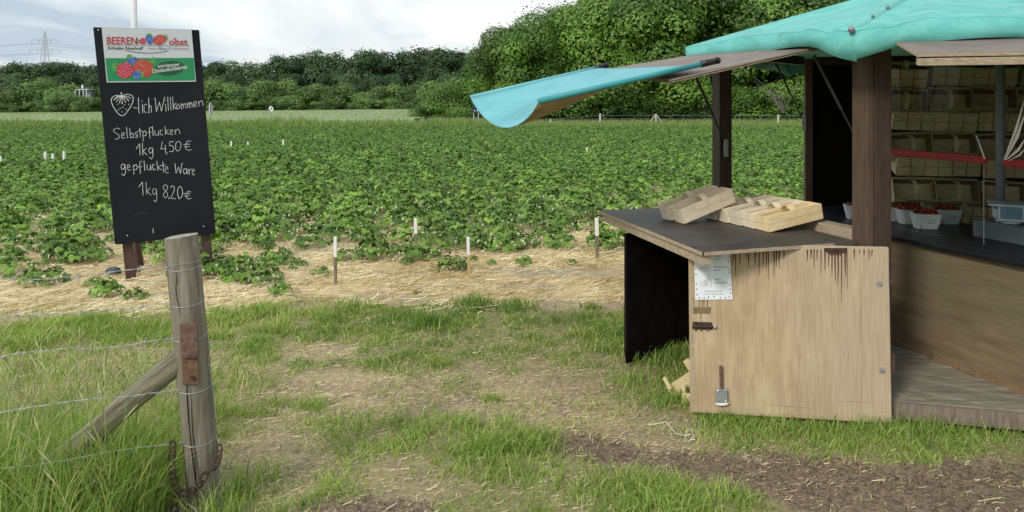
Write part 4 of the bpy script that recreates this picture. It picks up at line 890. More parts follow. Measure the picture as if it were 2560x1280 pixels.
# the brace
a = Vector((-1.255, 3.0, .645)); b = Vector((-2.13, 2.84, -.08)); br = MB(); ln_ = (b-a).length
br.tube([Vector((.004*math.sin(k*2.1), .004*math.sin(k*1.3), ln_*k/8)) for k in range(9)], [.045+.002*math.sin(k*1.7) for k in range(9)], 14)
bo = br.build('fence_brace', mat('pale_brace_wood', (.12,.115,.075), (.32,.30,.21), .85, 12, (5,5,.4), .5, 8, c3=(.26,.24,.155), grain=(40,(1,1,.05),.7)), smooth=True)
bo.location = a; bo.rotation_euler = (b-a).to_track_quat('Z', 'Y').to_euler(); tag(bo, 'slanting round wooden brace propping the fence post', 'fence brace')
# barbed wires
def wire(name, z0, z1, lab, barbs=True, wob=.006, seed=1):
    r = random.Random(seed); a = PB+ax*(z0/ax.z); a = Vector((a.x-PR*.6, 3.0-PR*.8, z0)); far_ = Vector((-3.4, 2.28, z1)); pts = []
    K = 42
    for k in range(K+1):
        q = a.lerp(far_, k/K); pts.append(q+Vector((0, 0, r.uniform(-wob, wob)*.35+wob*math.sin(k*.55+seed)*(.3 if k < 3 else 1.))))
    t = thing(name, lab, 'wire', a, 'barbed wires on the fence post')
    for ph in (0, PI):
        tw = []
        for k in range(len(pts)-1):
            for s in (0, .5): q = pts[k].lerp(pts[k+1], s); an = (k+s)*2.6+ph; tw.append(q+Vector((0, math.cos(an), math.sin(an)))*.0018)
        MB().tube(tw, .0010, 4, False).build('strand', M['wire'], t)
    if barbs:
        for k in range(2, K, 4):
            mb = MB(); c = pts[k]
            for q in range(2):
                an = r.uniform(0, 3.1); d_ = Vector((r.uniform(-.4, .4), math.cos(an), math.sin(an)))*.016; mb.tube([c-d_, c+d_], .001, 4)
            mb.tube([c-Vector((.005, 0, 0)), c+Vector((.005, 0, 0))], .0038, 6); mb.build('barb', M['wire'], t)
    mb = MB(); cen = PB+ax*(z0/ax.z)      # the turns round the post
    for tt in range(2 if seed == 1 else 1): mb.tube([Vector((cen.x+math.cos(an)*(PR+.003), cen.y+math.sin(an)*(PR+.003), z0+.007*tt+.012*math.sin(an+tt*2))) for an in [PI*1.06+k*PI*1.0/16 for k in range(17)]], .0010, 4, False)
    mb.build('wrap', M['wire'], t)
wire('barbed_wire', .978, .935, 'topmost barbed wire tied to the fence post', seed=1, wob=.008)
wire('barbed_wire', .838, .80, 'second barbed wire from the top on the fence post', seed=2)
wire('barbed_wire', .705, .635, 'third wire from the top, level with the rusty plate', seed=3, wob=.009)
wire('barbed_wire', .505, .46, 'fourth wire, just below the rusty plate', seed=4, barbs=False, wob=.004)
wire('barbed_wire', .30, .25, 'lowest wire on the post among the tall grass', seed=6, barbs=False)
mb = MB(); r = random.Random(12); pts = [post_pt(s, 1.45, .006)+Vector((r.uniform(-.004, .012), 0, 0)) for s in np.linspace(.64, .05, 24)]
tag(mb.tube(pts, .0012, 4, False).build('loose_wire', M['wire']), 'loose wire end hanging down the right side of the fence post', 'wire')
# rusty chain looped round the post
ch = thing('rusty_chain', 'rusty brown chain looped round the foot of the fence post', 'chain', (-1.26, 2.93, .1))
path = [px(432,1108,2.93), px(428,1160,2.92), px(436,1210,2.92), px(446,1232,2.91), px(470,1232,2.915), px(492,1222,2.915), px(504,1205,2.91), px(516,1182,2.915), px(535,1170,2.92), px(545,1150,2.94), px(548,1118,2.97)]
path2 = [px(442,1240,2.90), px(434,1262,2.90), px(438,1285,2.90), px(440,1310,2.90)]
def chain(path):
    seg = []; L_ = .030
    for a, b in zip(path, path[1:]):
        k = max(1, round((b-a).length/L_))
        seg += [(a.lerp(b, i/k), a.lerp(b, (i+1)/k)) for i in range(k)]
    for i, (a, b) in enumerate(seg):
        d_ = (b-a).normalized(); s_ = d_.cross(Vector((0, 1, 0))).normalized() if i % 2 == 0 else d_.cross(Vector((.7, .2, .4))).normalized().cross(d_)
        c = (a+b)/2; l, w_ = .023, .0115; pts = []
        for k in range(13):
            an = 2*PI*k/12; pts.append(c+d_*l*math.cos(an)*(1 if abs(math.cos(an)) > .3 else .9)+s_*w_*math.sin(an))
        MB().tube(pts, .0042, 6, False).build('link', M['rustchain'], ch)
chain(path); chain(path2)

# ------------------------------------------------------------------ the market stall (six-sided)
P2 = Vector((1.885, 3.955, 0)); P1 = Vector((1.478, 5.35, 0)); P3 = Vector((2.46, 6.39, 0)); C6 = Vector((2.89, 5.0, 0)); R6 = 1.455
u = Vector((.958, .287, 0)).normalized(); v = Vector((-.287, .958, 0)).normalized(); up = Vector((0, 0, 1))
def hexp(deg, r=R6): a = math.radians(deg); return C6+Vector((math.cos(a), math.sin(a), 0))*r
P4, P5, P0 = hexp(46), hexp(-14), hexp(-74)
st = thing('market_stall', 'six sided wooden market stall with a turquoise canvas roof and open flaps', 'stall', (C6.x, C6.y, 0))
def V3(a, z): return Vector((a.x, a.y, z))
pz_top = 2.0
# posts
MB().box(V3(P2+u*.012, .98), .105, .10, 1.98, u, v, up).build('post', M['brown'], st, bevel=.004)
MB().box(V3(P2-u*.062+v*.012, .98), .040, .11, 1.96, u, v, up).build('post_trim', M['brownlight'], st, bevel=.003)
MB().box(V3(P1, .98), .098, .098, 2.0, u, v, up).build('post', M['brown'], st, bevel=.004)
d34 = (P4-P3).normalized(); n34 = Vector((-d34.y, d34.x, 0))
MB().box(V3(P3+d34*.03, .99), .06, .08, 2.02, d34, n34, up).build('post', M['brownlight'], st, bevel=.003)
for q in (P4, P5, P0): MB().box(V3(q, .98), .1, .1, 2.0, u, v, up).build('post', M['brown'], st, bevel=.004)
# walls
def wall(a, b, z0, z1, th, name, mt, inset=0):
    d_ = (b-a).normalized(); n_ = Vector((-d_.y, d_.x, 0)); c = (a+b)/2+n_*inset
    return MB().box(V3(c, (z0+z1)/2), (b-a).length, th, z1-z0, d_, n_, up).build(name, mt, st)
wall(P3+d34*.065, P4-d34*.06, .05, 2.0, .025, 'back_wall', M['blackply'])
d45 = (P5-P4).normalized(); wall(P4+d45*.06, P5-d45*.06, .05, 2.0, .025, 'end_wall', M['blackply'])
d50 = (P0-P5).normalized(); wall(P5+d50*.06, P0-d50*.06, .05, 2.0, .025, 'end_wall', M['blackply'])  # unseen wall, added to darken the inside of the stall
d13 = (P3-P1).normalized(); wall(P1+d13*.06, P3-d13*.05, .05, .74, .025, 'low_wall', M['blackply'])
wall(P2+v*.06, P1-v*.055, .05, .88, .03, 'side_wall', M['plydark'])
MB().box(V3((P2+P1)/2+u*.015, .915), .10, 1.30, .06, u, v, up).build('window_sill', M['edge'], st, bevel=.004)
MB().box(V3((P2+P1)/2-u*.03, .86), .022, 1.28, .05, u, v, up).build('sill_batten', M['ply'], st, bevel=.002)
# ring beams under the roof
for a, b in ((P2, P1), (P1, P3), (P3, P4), (P4, P5), (P5, P0), (P0, P2)):
    d_ = (b-a).normalized(); MB().bar(V3(a+d_*.07, 1.985), V3(b-d_*.07, 1.985), .05, .07).build('roof_beam', M['brown'], st)
# floor planks
fl = MB().box(V3(C6, .045), 2.2, 1.9, .06, u, v, up).build('floor_frame', M['stakewood'], st)
dF = Vector((.97, -.242, 0)).normalized(); nF = Vector((.242, .97, 0))
pd = Vector((.80, -.60, 0)).normalized(); pn = Vector((.60, .80, 0))
fa = Vector((1.90, 3.86, 0))
def clip_poly(poly, p, n):
    out = []
    for i in range(len(poly)):
        a, b = poly[i], poly[(i+1) % len(poly)]; da, db = (a-p).dot(n), (b-p).dot(n)
        if da >= 0: out.append(a)
        if da*db < 0: out.append(a+(b-a)*(da/(da-db)))
    return out
hexf = [fa-dF*.02, fa+dF*1.4, P5, P4, P3, P1]
for k in range(-10, 24):
    o = fa+pn*.105*k
    strip = [o-pd*6, o+pd*6, o+pd*6+pn*.098, o-pd*6+pn*.098]
    q = strip
    for i in range(6):
        a, b = hexf[i], hexf[(i+1) % 6]; e_ = (b-a).normalized(); nn = Vector((-e_.y, e_.x, 0)); q = clip_poly(q, a, nn)
        if len(q) < 3: break
    if len(q) < 3: continue
    m_ = len(q); z = .116+.0035*((k*7) % 3); mb = MB().add([V3(p_, z) for p_ in q]+[V3(p_, z-.03) for p_ in q], [tuple(range(m_)), tuple(reversed(range(m_, 2*m_)))]+[(i, i+m_, (i+1) % m_+m_, (i+1) % m_) for i in range(m_)])
    mb.build('plank', M['floor'], fl)
MB().bar(V3(fa-nF*.012, .07), V3(fa+dF*1.4-nF*.012, .07), .024, .08, up=(0,0,1)).build('floor_edge', M['stakewood'], st)
# sales counter
cd = Vector((.287, -.958, 0)); cn = Vector((.958, .287, 0)); cl0 = Vector((2.43, 4.65, 0))-cd*1.38; cl1 = Vector((2.43, 4.65, 0))+cd*1.05
MB().box(V3((cl0+cl1)/2, .455), (cl1-cl0).length, .02, .655, cd, cn, up).build('counter_front', mat('brown_counter_front', (.165,.118,.070), (.25,.188,.115), .7, 6, (.5,.5,3), .1, 8, c3=(.155,.14,.08), grain=(90,(.05,.05,1),.88)), st)
MB().box(V3((cl0+cl1)/2+cn*.38, .792), (cl1-cl0).length, .86, .022, cd, cn, up).build('counter_top', M['countertop'], st, bevel=.003)
MB().bar(V3(cl0-cn*.012, .135), V3(cl1-cn*.012, .135), .02, .03).build('skirting', M['plydark'], st)
# red rails and glass screen
def rl(t_, z, off=.104): return V3(Vector((2.43, 4.65, 0))+cn*off+cd*t_, z)
MB().bar(rl(-.30, 1.312), rl(.44, 1.305), .03, .045).build('red_rail', M['redbar'], st, bevel=.004)
MB().bar(rl(.555, 1.30), rl(1.05, 1.295), .03, .045).build('red_rail', M['redbar'], st, bevel=.004)
g1 = MB().quadbox([rl(-.30, .83), rl(.44, .83), rl(.44, 1.86), rl(-.30, 1.86)], cn*.004).build('glass_pane', M['glass'], st)
MB().quadbox([rl(.56, .95), rl(1.05, .95), rl(1.05, 1.86), rl(.56, 1.86)], cn*.004).build('glass_pane', M['glass'], st)
MB().tube([Vector((3.11,4.84,.80)), Vector((3.11,4.84,1.95))], .026, 10).build('support_pole', M['signgrey'], st, smooth=True)
MB().tube([rl(.43, .83, .10), rl(.43, 1.29, .10)], .0014, 5).build('glass_edge_clip', M['steel'], g1)
# side table on the left with batten, and the panel that props it
T = [Vector((.594,5.13,.905)), Vector((.916,3.66,.905)), Vector((1.795,3.945,.905)), Vector((1.43,5.36,.905))]
tb = MB().quadbox(T, (0, 0, -.02)).build('side_table', [M['table']], st, bevel=.002)
dl = (T[1]-T[0]).normalized(); inn = Vector((-dl.y, dl.x, 0)); inn = inn if inn.x > 0 else -inn
a, b = T[0]+inn*.035-dl*(-.02), T[1]+inn*.035
MB().box(Vector(((a.x+b.x)/2, (a.y+b.y)/2, .858)), .045, (b-a).length-.03, .05, inn, dl, up).build('table_batten', M['edge'], tb, bevel=.003)
df = (T[2]-T[1]).normalized(); lip = MB().bar(T[1]+Vector((.01,-.003,-.011))-df*0, T[2]+Vector((-.02,-.003,-.011)), .004, .017, up=(0,0,1)).build('ply_edge', M['edge'], tb)
lip2 = MB().bar(T[0]-inn*.002+Vector((0,0,-.011)), T[1]-inn*.002+Vector((0,0,-.011)), .004, .017).build('ply_edge', M['edge'], tb)
pp0 = Vector((.70, 4.69, 0)); pdir = Vector((.79, .62, 0)).normalized(); pnn = Vector((-pdir.y, pdir.x, 0))
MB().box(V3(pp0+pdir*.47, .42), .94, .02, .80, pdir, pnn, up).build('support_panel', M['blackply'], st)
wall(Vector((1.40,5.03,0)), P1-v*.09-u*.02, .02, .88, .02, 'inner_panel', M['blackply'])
# door leaf folded right open against the left
dA, dB, dC, dD = Vector((.907,3.90,.902)), Vector((1.877,3.785,.902)), Vector((1.884,3.768,.030)), Vector((.913,3.884,.040))
nD = (dB-dA).cross(dD-dA).normalized(); nD = nD if nD.y < 0 else -nD
door = MB().quadbox([dA, dD, dC, dB], -nD*.028).build('door', M['ply'], st, bevel=.004); door['label'] = 'weathered tan plywood door with dark drip stains, folded open'
def dr(x_, y_, off=.001): return on_plane(x_, y_, dA, nD)+nD*off
rr = random.Random(21); mb = MB()
def drip(x_, y0_, y1_, w_):
    pts = [(x_+rr.uniform(-.5, .5), y0_), (x_+rr.uniform(-.7, .7), y0_+(y1_-y0_)*.5), (x_+rr.uniform(-.7, .7), y1_)]
    a = [dr(q[0]-w_/2*s_, q[1]) for q, s_ in zip(pts, (1.3, .9, .35))]; b = [dr(q[0]+w_/2*s_, q[1]) for q, s_ in zip(pts, (1.3, .9, .35))]
    mb.add(a+b, [(0,1,4,3), (1,2,5,4)])
for x_ in range(2062, 2118, 3):
    t_ = (x_-2090)/28; drip(x_, 620, 628+10*(1-t_*t_)+rr.uniform(0, 4), 4)
for (x_, y1_) in ((2035,668),(2052,690),(2062,678),(2071,668),(2080,692),(2088,702),(2095,712),(2104,753),(2117,724),(2113,690),(2043,650),(2027,648),(2018,655),(1960,650),(1948,672),(1941,668),(1935,690),(1922,702),(1916,676),(1908,668),(1898,690),(1888,662),(1872,668),(1865,645),(1850,664),(1838,690),(1832,665),(2135,648),(2160,640),(2172,650),(2180,642),(2148,636),(1745,690),(1737,672),(1756,668)):
    drip(x_, 624, y1_, rr.uniform(2.0, 3.6))
for (x_, a_, b_) in ((1733,745,785),(1749,745,785),(1756,745,775),(1760,748,780),(1768,748,785),(1752,785,803)): drip(x_, a_, b_, 1.6)
tag(mb.build('drip_stain', M['stain'], door), None)
MB().quadbox([dr(1732,768,.0012), dr(1778,768,.0012), dr(1776,784,.0012), dr(1733,784,.0012)], -nD*.0005).build('tape_mark', M['plydark'], door)
def bolt_head(x_, y_, r):
    MB().tube([dr(x_, y_, 0), dr(x_, y_, .006)], r, 14).build('hinge_washer', M['steel'], door); MB().tube([dr(x_, y_, .0062), dr(x_, y_, .013)], r*.5, 6).build('hinge_bolt', M['steel'], door)
mb = MB(); rr = random.Random(44)
for (x0_, y0_, x1_, y1_) in ((1968,806,2060,815),(1990,812,2008,828),(2150,690,2168,700),(1900,1010,1960,1014),(2080,1018,2140,1012),(1850,905,1880,915),(2090,850,2120,846),(1780,880,1800,884),(2010,930,2040,934),(2110,975,2150,992)):
    a, b = dr(x0_, y0_, .0008), dr(x1_, y1_, .0008); k = (b-a).normalized().cross(nD)*rr.uniform(.0006, .0014); mid_ = a.lerp(b, .5); mb.add([a, mid_-k, b, mid_+k], [(0,1,2,3)])
mb.build('scratch', M['edge'], door)
mb = MB()
for (x0_, y0_, x1_, y1_) in ((1843,882,1844,920),(2152,640,2154,1000),(2076,1002,2215,1008),(1920,1012,2070,1024)):
    a, b = dr(x0_, y0_, .0008), dr(x1_, y1_, .0008); k = (b-a).normalized().cross(nD)*.0011; mid_ = a.lerp(b, .4); mb.add([a, mid_-k, b, mid_+k], [(0,1,2,3)])
mb.build('crack', M['plydark'], door)
bolt_head(2198, 709, .013); bolt_head(2205, 925, .013)
for y_ in (690, 905): MB().tube([dC.lerp(dB, (1054-y_)/436)+Vector((.012,0,-.045)), dC.lerp(dB, (1054-y_)/436)+Vector((.012,0,.045))], .009, 8).build('hinge', M['rustchain'], door)
lt = MB().quadbox([dr(1731,804,.004), dr(1780,806,.004), dr(1780,824,.004), dr(1731,822,.004)], -nD*.004).build('latch', M['rustchain'], door)
for k, x_ in enumerate((1738,1752,1768)): MB().tube([dr(x_, 805, .008), dr(x_, 824, .008)], .006, 8).build('latch_loop', M['rustchain'], door)
MB().tube([dr(1734,814,.013), dr(1784,815,.013)], .006, 8).build('latch_bar', M['rustchain'], door)
MB().ball(dr(1786,816,.012), .009).build('latch_knob', M['steel'], door)
MB().tube([dr(1801,913,.012), dr(1803,975,.012)], .0085, 10).build('floor_bolt_rod', M['rust'], door)
MB().quadbox([dr(1789,970,.020), dr(1817,970,.020), dr(1817,1003,.020), dr(1789,1003,.020)], -nD*.019).build('floor_bolt_plate', M['steel'], door, bevel=.003)
for q in ((1793,973),(1813,999)): MB().ball(dr(*q, .021), .0045, nu=6, nv=4).build('screw', M['foil'], door)
n_ = 10; MB().add([dr(1803+17*math.cos(PI*k/n_), 1003+7*math.sin(PI*k/n_), .022) for k in range(n_+1)]+[dr(1803+17*math.cos(PI*k/n_), 1003+7*math.sin(PI*k/n_), .002) for k in range(n_+1)], [tuple(range(n_+1))]+[(k, k+n_+1, k+n_+2, k+1) for k in range(n_)]).build('floor_bolt_stop', M['paperwhite'], door)
MB().quadbox([dr(1728,640,.0015), dr(1732,640,.0015), dr(1736,1030,.0015), dr(1729,1030,.0015)], -nD*.001).build('door_edge_strip', M['edge'], door)
# roof canvas
corner = [Vector((1.655,3.70,1.968)), Vector((1.235,5.41,2.022)), hexp(106, 1.74), hexp(46, 1.74), hexp(-14, 1.74), hexp(-74, 1.74)]
for k in range(2, 6): corner[k].z = 2.015
apex = Vector((C6.x, C6.y, 2.49)); mb = MB(); NE, NR = 44, 22; rw = random.Random(2)
for s in range(6):
    A, B = corner[s], corner[(s+1) % 6]; mid = (A+B)/2; outn = Vector((mid.x-C6.x, mid.y-C6.y, 0)).normalized(); b = len(mb.v)
    for j in range(NR+3):
        for i in range(NE+1):
            t_ = i/NE; zb = 2.03 if s else 2.02
            E_ = A.lerp(B, t_); E_.z += .045*float(sm(np.array(t_ if s == 0 else 1-t_), 0, .22))*(1 if s in (0, 5) else 0)*(1-(t_ if s == 0 else 1-t_)*.9)
            if j <= NR:
                r_ = j/NR; q = apex.lerp(E_, r_); e0 = math.sin(PI*t_)
                q.z += -.040*math.sin(PI*r_)*e0 + .006*math.sin(9*t_+3*r_+s)*r_*e0 + .010*math.sin(17*r_+2.6*math.sin(3*t_+s))*e0*r_ + .006*math.sin(31*r_-4*t_+s)*e0*r_
                tt_ = t_ if s == 0 else 1-t_
                if s in (0, 5): q.z += (.016*math.sin(tt_*42)*math.exp(-tt_*6)*r_**2.5 + .005*math.sin(tt_*95+2*r_)*math.exp(-tt_*3)*r_**2)*min(1, tt_*12)
            else:
                k = (j-NR)/2; wav = .5+.5*math.sin(t_*17+s*1.3)
                near_c = max(0, 1-t_/.13) if True else 0; near_d = max(0, 1-(1-t_)/.13)
                q = E_+outn*(.004*k+.012*k*math.sin(t_*21+s))+Vector((0, 0, -(.088+.014*wav)*k))
                cc = max(near_c, near_d); q += Vector((0, 0, -.05*cc*k)) + outn*(-.035*cc*cc*k)
            mb.v.append(tuple(q))
    for j in range(NR+2):
        for i in range(NE): mb.f.append((b+j*(NE+1)+i, b+(j+1)*(NE+1)+i, b+(j+1)*(NE+1)+i+1, b+j*(NE+1)+i+1)); mb.mi.append(0)
tarp = mb.build('roof_canvas', M['tarp'], st, smooth=True)
wd = tarp.modifiers.new('weld', 'WELD'); wd.merge_threshold = .0008
es = tarp.modifiers.new('hem_edge', 'EDGE_SPLIT'); es.split_angle = math.radians(32)
sol = tarp.modifiers.new('thick', 'SOLIDIFY'); sol.thickness = .004; sol.offset = -1
for k, (q, r_) in enumerate(((corner[0].lerp(apex, 0), .016), (corner[0].lerp(apex, .17), .008), (corner[0].lerp(apex, .30), .010))):
    q = q+Vector((-.006, -.008, .004)); MB().tube([q, q+Vector((-.25, -.4, .55)).normalized()*.018], r_, 12).build('canvas_bolt', M['signgrey'], tarp)
for k in range(6):
    for sd_ in (-1, 1):
        nb_ = corner[(k+1) % 6] if sd_ > 0 else corner[k-1]; P = []
        for j in range(15):
            r_ = j/14*.97; q = apex.lerp(corner[k], r_); tang = (nb_-corner[k]).normalized(); P.append(q+tang*.012+Vector((0, 0, .0045)))
        if k in (0, 1, 5): MB().tube(P, .0022, 4, False).build('canvas_seam', mat('teal_seam', (.07,.30,.27), None, .7) if (k, sd_) == (0, -1) else bpy.data.materials['teal_seam'], tarp)
mb = MB(); A, B = corner[0], corner[5]
def on_front(t_, r_, lift): return apex.lerp(A.lerp(B, t_)+Vector((0,0,.03)), r_)+Vector((-.1, -.3, 1))*lift
mb.add([on_front(.50, .80, .006), on_front(.62, .80, .006), on_front(.60, .98, .006), on_front(.47, .98, .006)], [(0,1,2,3)]); mb.build('canvas_patch', mat('pale_canvas_patch', (.45,.62,.58), None, .6), tarp)
# left flap with its rolled canvas awning
N1, N2, F2, F1 = Vector((1.823,4.14,1.965)), Vector((.80,3.836,1.739)), Vector((.506,5.06,1.834)), Vector((1.46,5.34,2.000))
nfl = (N2-N1).cross(F1-N1).normalized(); nfl = nfl if nfl.z > 0 else -nfl
lf = MB().quadbox([N1, F1, F2, N2], -nfl*.018).build('left_flap', M['flap'], st); lf['label'] = 'raised grey brown flap on the left side'
dn = (N2-N1).normalized(); side = dn.cross(nfl).normalized(); side = side if side.y < 0 else -side
for k, (o, mt) in enumerate(((-.004, 'edge'), (-.009, 'brown'), (-.014, 'edge'))): MB().bar(N1+nfl*o+side*.001, N2+nfl*o+side*.001, .0042, .003, up=nfl).build('ply_edge', M[mt], lf)
for off, pl in ((.32, P2-u*.05), (.30, P1-u*.055)):
    pass
def strut(a, b, par, plate_pt=None):
    a, b = Vector(a), Vector(b); m_ = a.lerp(b, .52)
    s_ = MB().tube([a, m_], .0095, 8).build('gas_strut', M['blackmetal'], par); MB().tube([m_, b], .0055, 8).build('strut_rod', M['blackmetal'], s_ if par is not st else st)
    return s_
strut(px(1740,193,5.25), px(1822,378,5.28), st); MB().box(px(1815,370,5.275), .028, .012, .12, u, v, up).build('strut_plate', M['steel'], st)
strut(px(2035,138,4.22), px(2168,400,4.16), st); strut(px(1776,190,5.5), px(1803,298,5.42), st)
strut(px(1935,148,6.52), px(2011,308,6.36), st); MB().box(px(2010,308,6.345), .03, .012, .12, d34, n34, up).build('strut_plate', M['steel'], st)
# back flap (its near edge lies behind the left flap)
b0, b1 = P1+d13*.1, P3-d13*.08; on_ = Vector((-d13.y, d13.x, 0)); on_ = on_ if on_.x < 0 else -on_
MB().quadbox([V3(b0, 2.0), V3(b1, 2.0), V3(b1+on_*.34, 2.01), V3(b0+on_*.34, 2.01)], (0, 0, -.018)).build('back_flap', M['flap'], st)
# awning canvas hung between two poles
aN0, aN1, aF0, aF1 = Vector((.977,3.90,1.822)), Vector((.126,3.645,1.628)), Vector((.566,5.10,1.865)), Vector((-.265,4.85,1.664))
aw = thing('awning_strip', None, None, aN0); del_keys = [k for k in ('label', 'category') if k in aw]
for k in del_keys: del aw[k]
adopt(aw, st); mb = MB(); KU, KV = 18, 16
for i in range(KU+1):
    f_ = i/KU
    for j in range(KV+1):
        g_ = j/KV; a = aN0.lerp(aN1, f_); b = aF0.lerp(aF1, f_); q = a.lerp(b, g_)
        free = float(sm(np.array(f_), .25, 1.0)); sag = .145*free*(4*g_*(1-g_))**.85*(1+.35*(.5-g_)) + .012*math.sin(PI*g_)
        q.z -= sag; q.z += .006*math.sin(PI*g_)*math.sin(7*f_+4*g_); mb.v.append(tuple(q))
for i in range(KU):
    for j in range(KV): mb.f.append((i*(KV+1)+j, i*(KV+1)+j+1, (i+1)*(KV+1)+j+1, (i+1)*(KV+1)+j)); mb.mi.append(0)
cv = mb.build('awning_canvas', [M['tarpblue'], M['tarpunder']], aw, smooth=True); s2 = cv.modifiers.new('thick', 'SOLIDIFY'); s2.thickness = .004; s2.offset = 0; s2.material_offset = 1
# keep the upper side blue: the mesh faces up
if cv.data.polygons[0].normal.z < 0:
    cv.data.flip_normals()
s2.offset = -1
tq = mat('deep_teal_canvas', (.03,.26,.28), (.05,.32,.34), .5, 6)
MB().tube([aN0, aN1], .014, 10).build('canvas_hem', tq, aw, smooth=True); MB().tube([aF0, aF1], .012, 10).build('canvas_hem', M['tarpblue'], aw, smooth=True)
dd = (aN0-aN1).normalized(); q = MB().tube([aN0-dd*.01, aN0+dd*.085], .017, 10).build('awning_pole', M['black'], aw, smooth=True); MB().ball(aN0+dd*.09, .019).build('pole_knob', M['black'], aw, smooth=True)
dd = (aF0-aF1).normalized(); MB().tube([aF0-dd*.01, aF0+dd*.07], .017, 10).build('awning_pole', M['black'], aw, smooth=True); MB().ball(aF0+dd*.075, .019).build('pole_knob', M['black'], aw, smooth=True)
# right flap over the front
h0 = Vector((1.87,3.71,1.928)); h1 = h0+dF*1.35; ou = Vector((-.245,-.97,0))*.41+Vector((0,0,-.092)); nr = (h1-h0).cross(ou).normalized(); nr = nr if nr.z > 0 else -nr
rf = MB().quadbox([h0, h0+ou, h1+ou, h1], -nr*.018).build('front_flap', M['flap'], st)
MB().bar(h0+ou+dF*.0-nr*.036+Vector((.02,.05,0)).normalized()*.02, h1+ou-nr*.036, .035, .034, up=nr).build('flap_batten', M['edge'], rf, bevel=.003)
MB().bar(h0+ou-nr*.009-Vector((-.245,-.97,0))*-.002, h1+ou-nr*.009-Vector((-.245,-.97,0))*-.002, .004, .014, up=nr).build('ply_edge', M['edge'], rf)
MB().bar(h0-nr*.009-dF*.002, h0+ou-nr*.009-dF*.002, .004, .014, up=nr).build('ply_edge', M['edge'], rf)

# ------------------------------------------------------------------ notice on the door
qn = [dr(1735,632,.004), dr(1824,632,.004), dr(1831,748,.004), dr(1738,749,.004)]
no = thing('paper_notice', 'white laminated notice with mask and hand washing icons on the plywood door', 'notice', dr(1783,690,.004))
MB().quadbox([qn[0], qn[3], qn[2], qn[1]], -nD*.001).build('sheet', M['paper'], no)
def dn_(x_, y_, off=.0055): return dr(x_, y_, off)
def zc(cx, cy): return 1720+cx*140/747, 620+cy*140/747
def dink(strokes, w_, nm, mt):
    mb = MB()
    for s_ in strokes:
        P = [dr(*zc(*p), .0052) for p in s_]
        for a, b in zip(P, P[1:]):
            d_ = (b-a).normalized(); k = d_.cross(nD)*w_/2; mb.add([a-k, a+k, b+k, b-k], [(0,1,2,3)])
    return mb.build(nm, mt, no)
dink([[(172,240),(215,236),(255,240),(258,300),(215,310),(172,300),(172,240)],[(172,250),(150,254),(142,272),(152,288),(172,290)],[(257,252),(280,256),(288,272),(278,288),(257,292)],[(185,258),(245,256)],[(185,272),(245,270)],[(185,286),(245,284)]], .0014, 'mask_icon', M['ink'])
dink([[(245,410),(308,410),(310,510),(285,510)],[(245,410),(247,465)],[(258,410),(260,388),(282,386),(286,410)],[(270,386),(270,366),(222,368)],[(270,366),(285,375)],[(275,418),(292,436),(276,454),(260,436),(275,418)],[(224,420),(210,440),(222,458),(236,444),(224,420)],[(155,465),(190,460),(210,470),(250,472),(225,485),(200,478)],[(155,490),(200,505),(235,508),(290,470)],[(225,485),(270,470)]], .0014, 'hand_icon', M['ink'])
def dtext(s, x0, y0, x1, y1, mt='ink'):
    a, b = zc(x0, y0), zc(x1, y1); text_on(lambda x_, y_, o: dr(x_, y_, o), s, (a[0], a[1], b[0], b[1]), M[mt], no, off=.0052)
dtext('Abstand', 340,95,445,115); dtext('halten', 340,138,425,155); dtext('Medizinische', 345,238,525,262); dtext('Maske', 345,283,438,303)
dtext('Hände', 352,405,440,424); dtext('desinfizieren', 355,447,525,467); dtext('warten bitte Auf', 220,560,450,580); dtext('ca 20 m Entfernung', 208,600,468,622)
mb = MB(); rr = random.Random(6); mb2 = MB()
for (cx, cy) in [(98,150),(102,275),(106,348),(110,475),(115,545),(120,618),(538,72),(540,125),(540,172),(548,290),(552,325),(558,490),(563,550),(568,600),(150,662),(215,662),(270,652),(345,645),(430,660),(495,660),(550,652)]:
    a = zc(cx-8, cy-9); b = zc(cx+8, cy+9); (mb if rr.random() < .6 else mb2).quadbox([dr(a[0], a[1], .005), dr(b[0], a[1], .005), dr(b[0], b[1], .005), dr(a[0], b[1], .005)], -nD*.0004)
mb.build('border_marks', M['ink'], no); mb2.build('border_marks', M['inkred'], no)

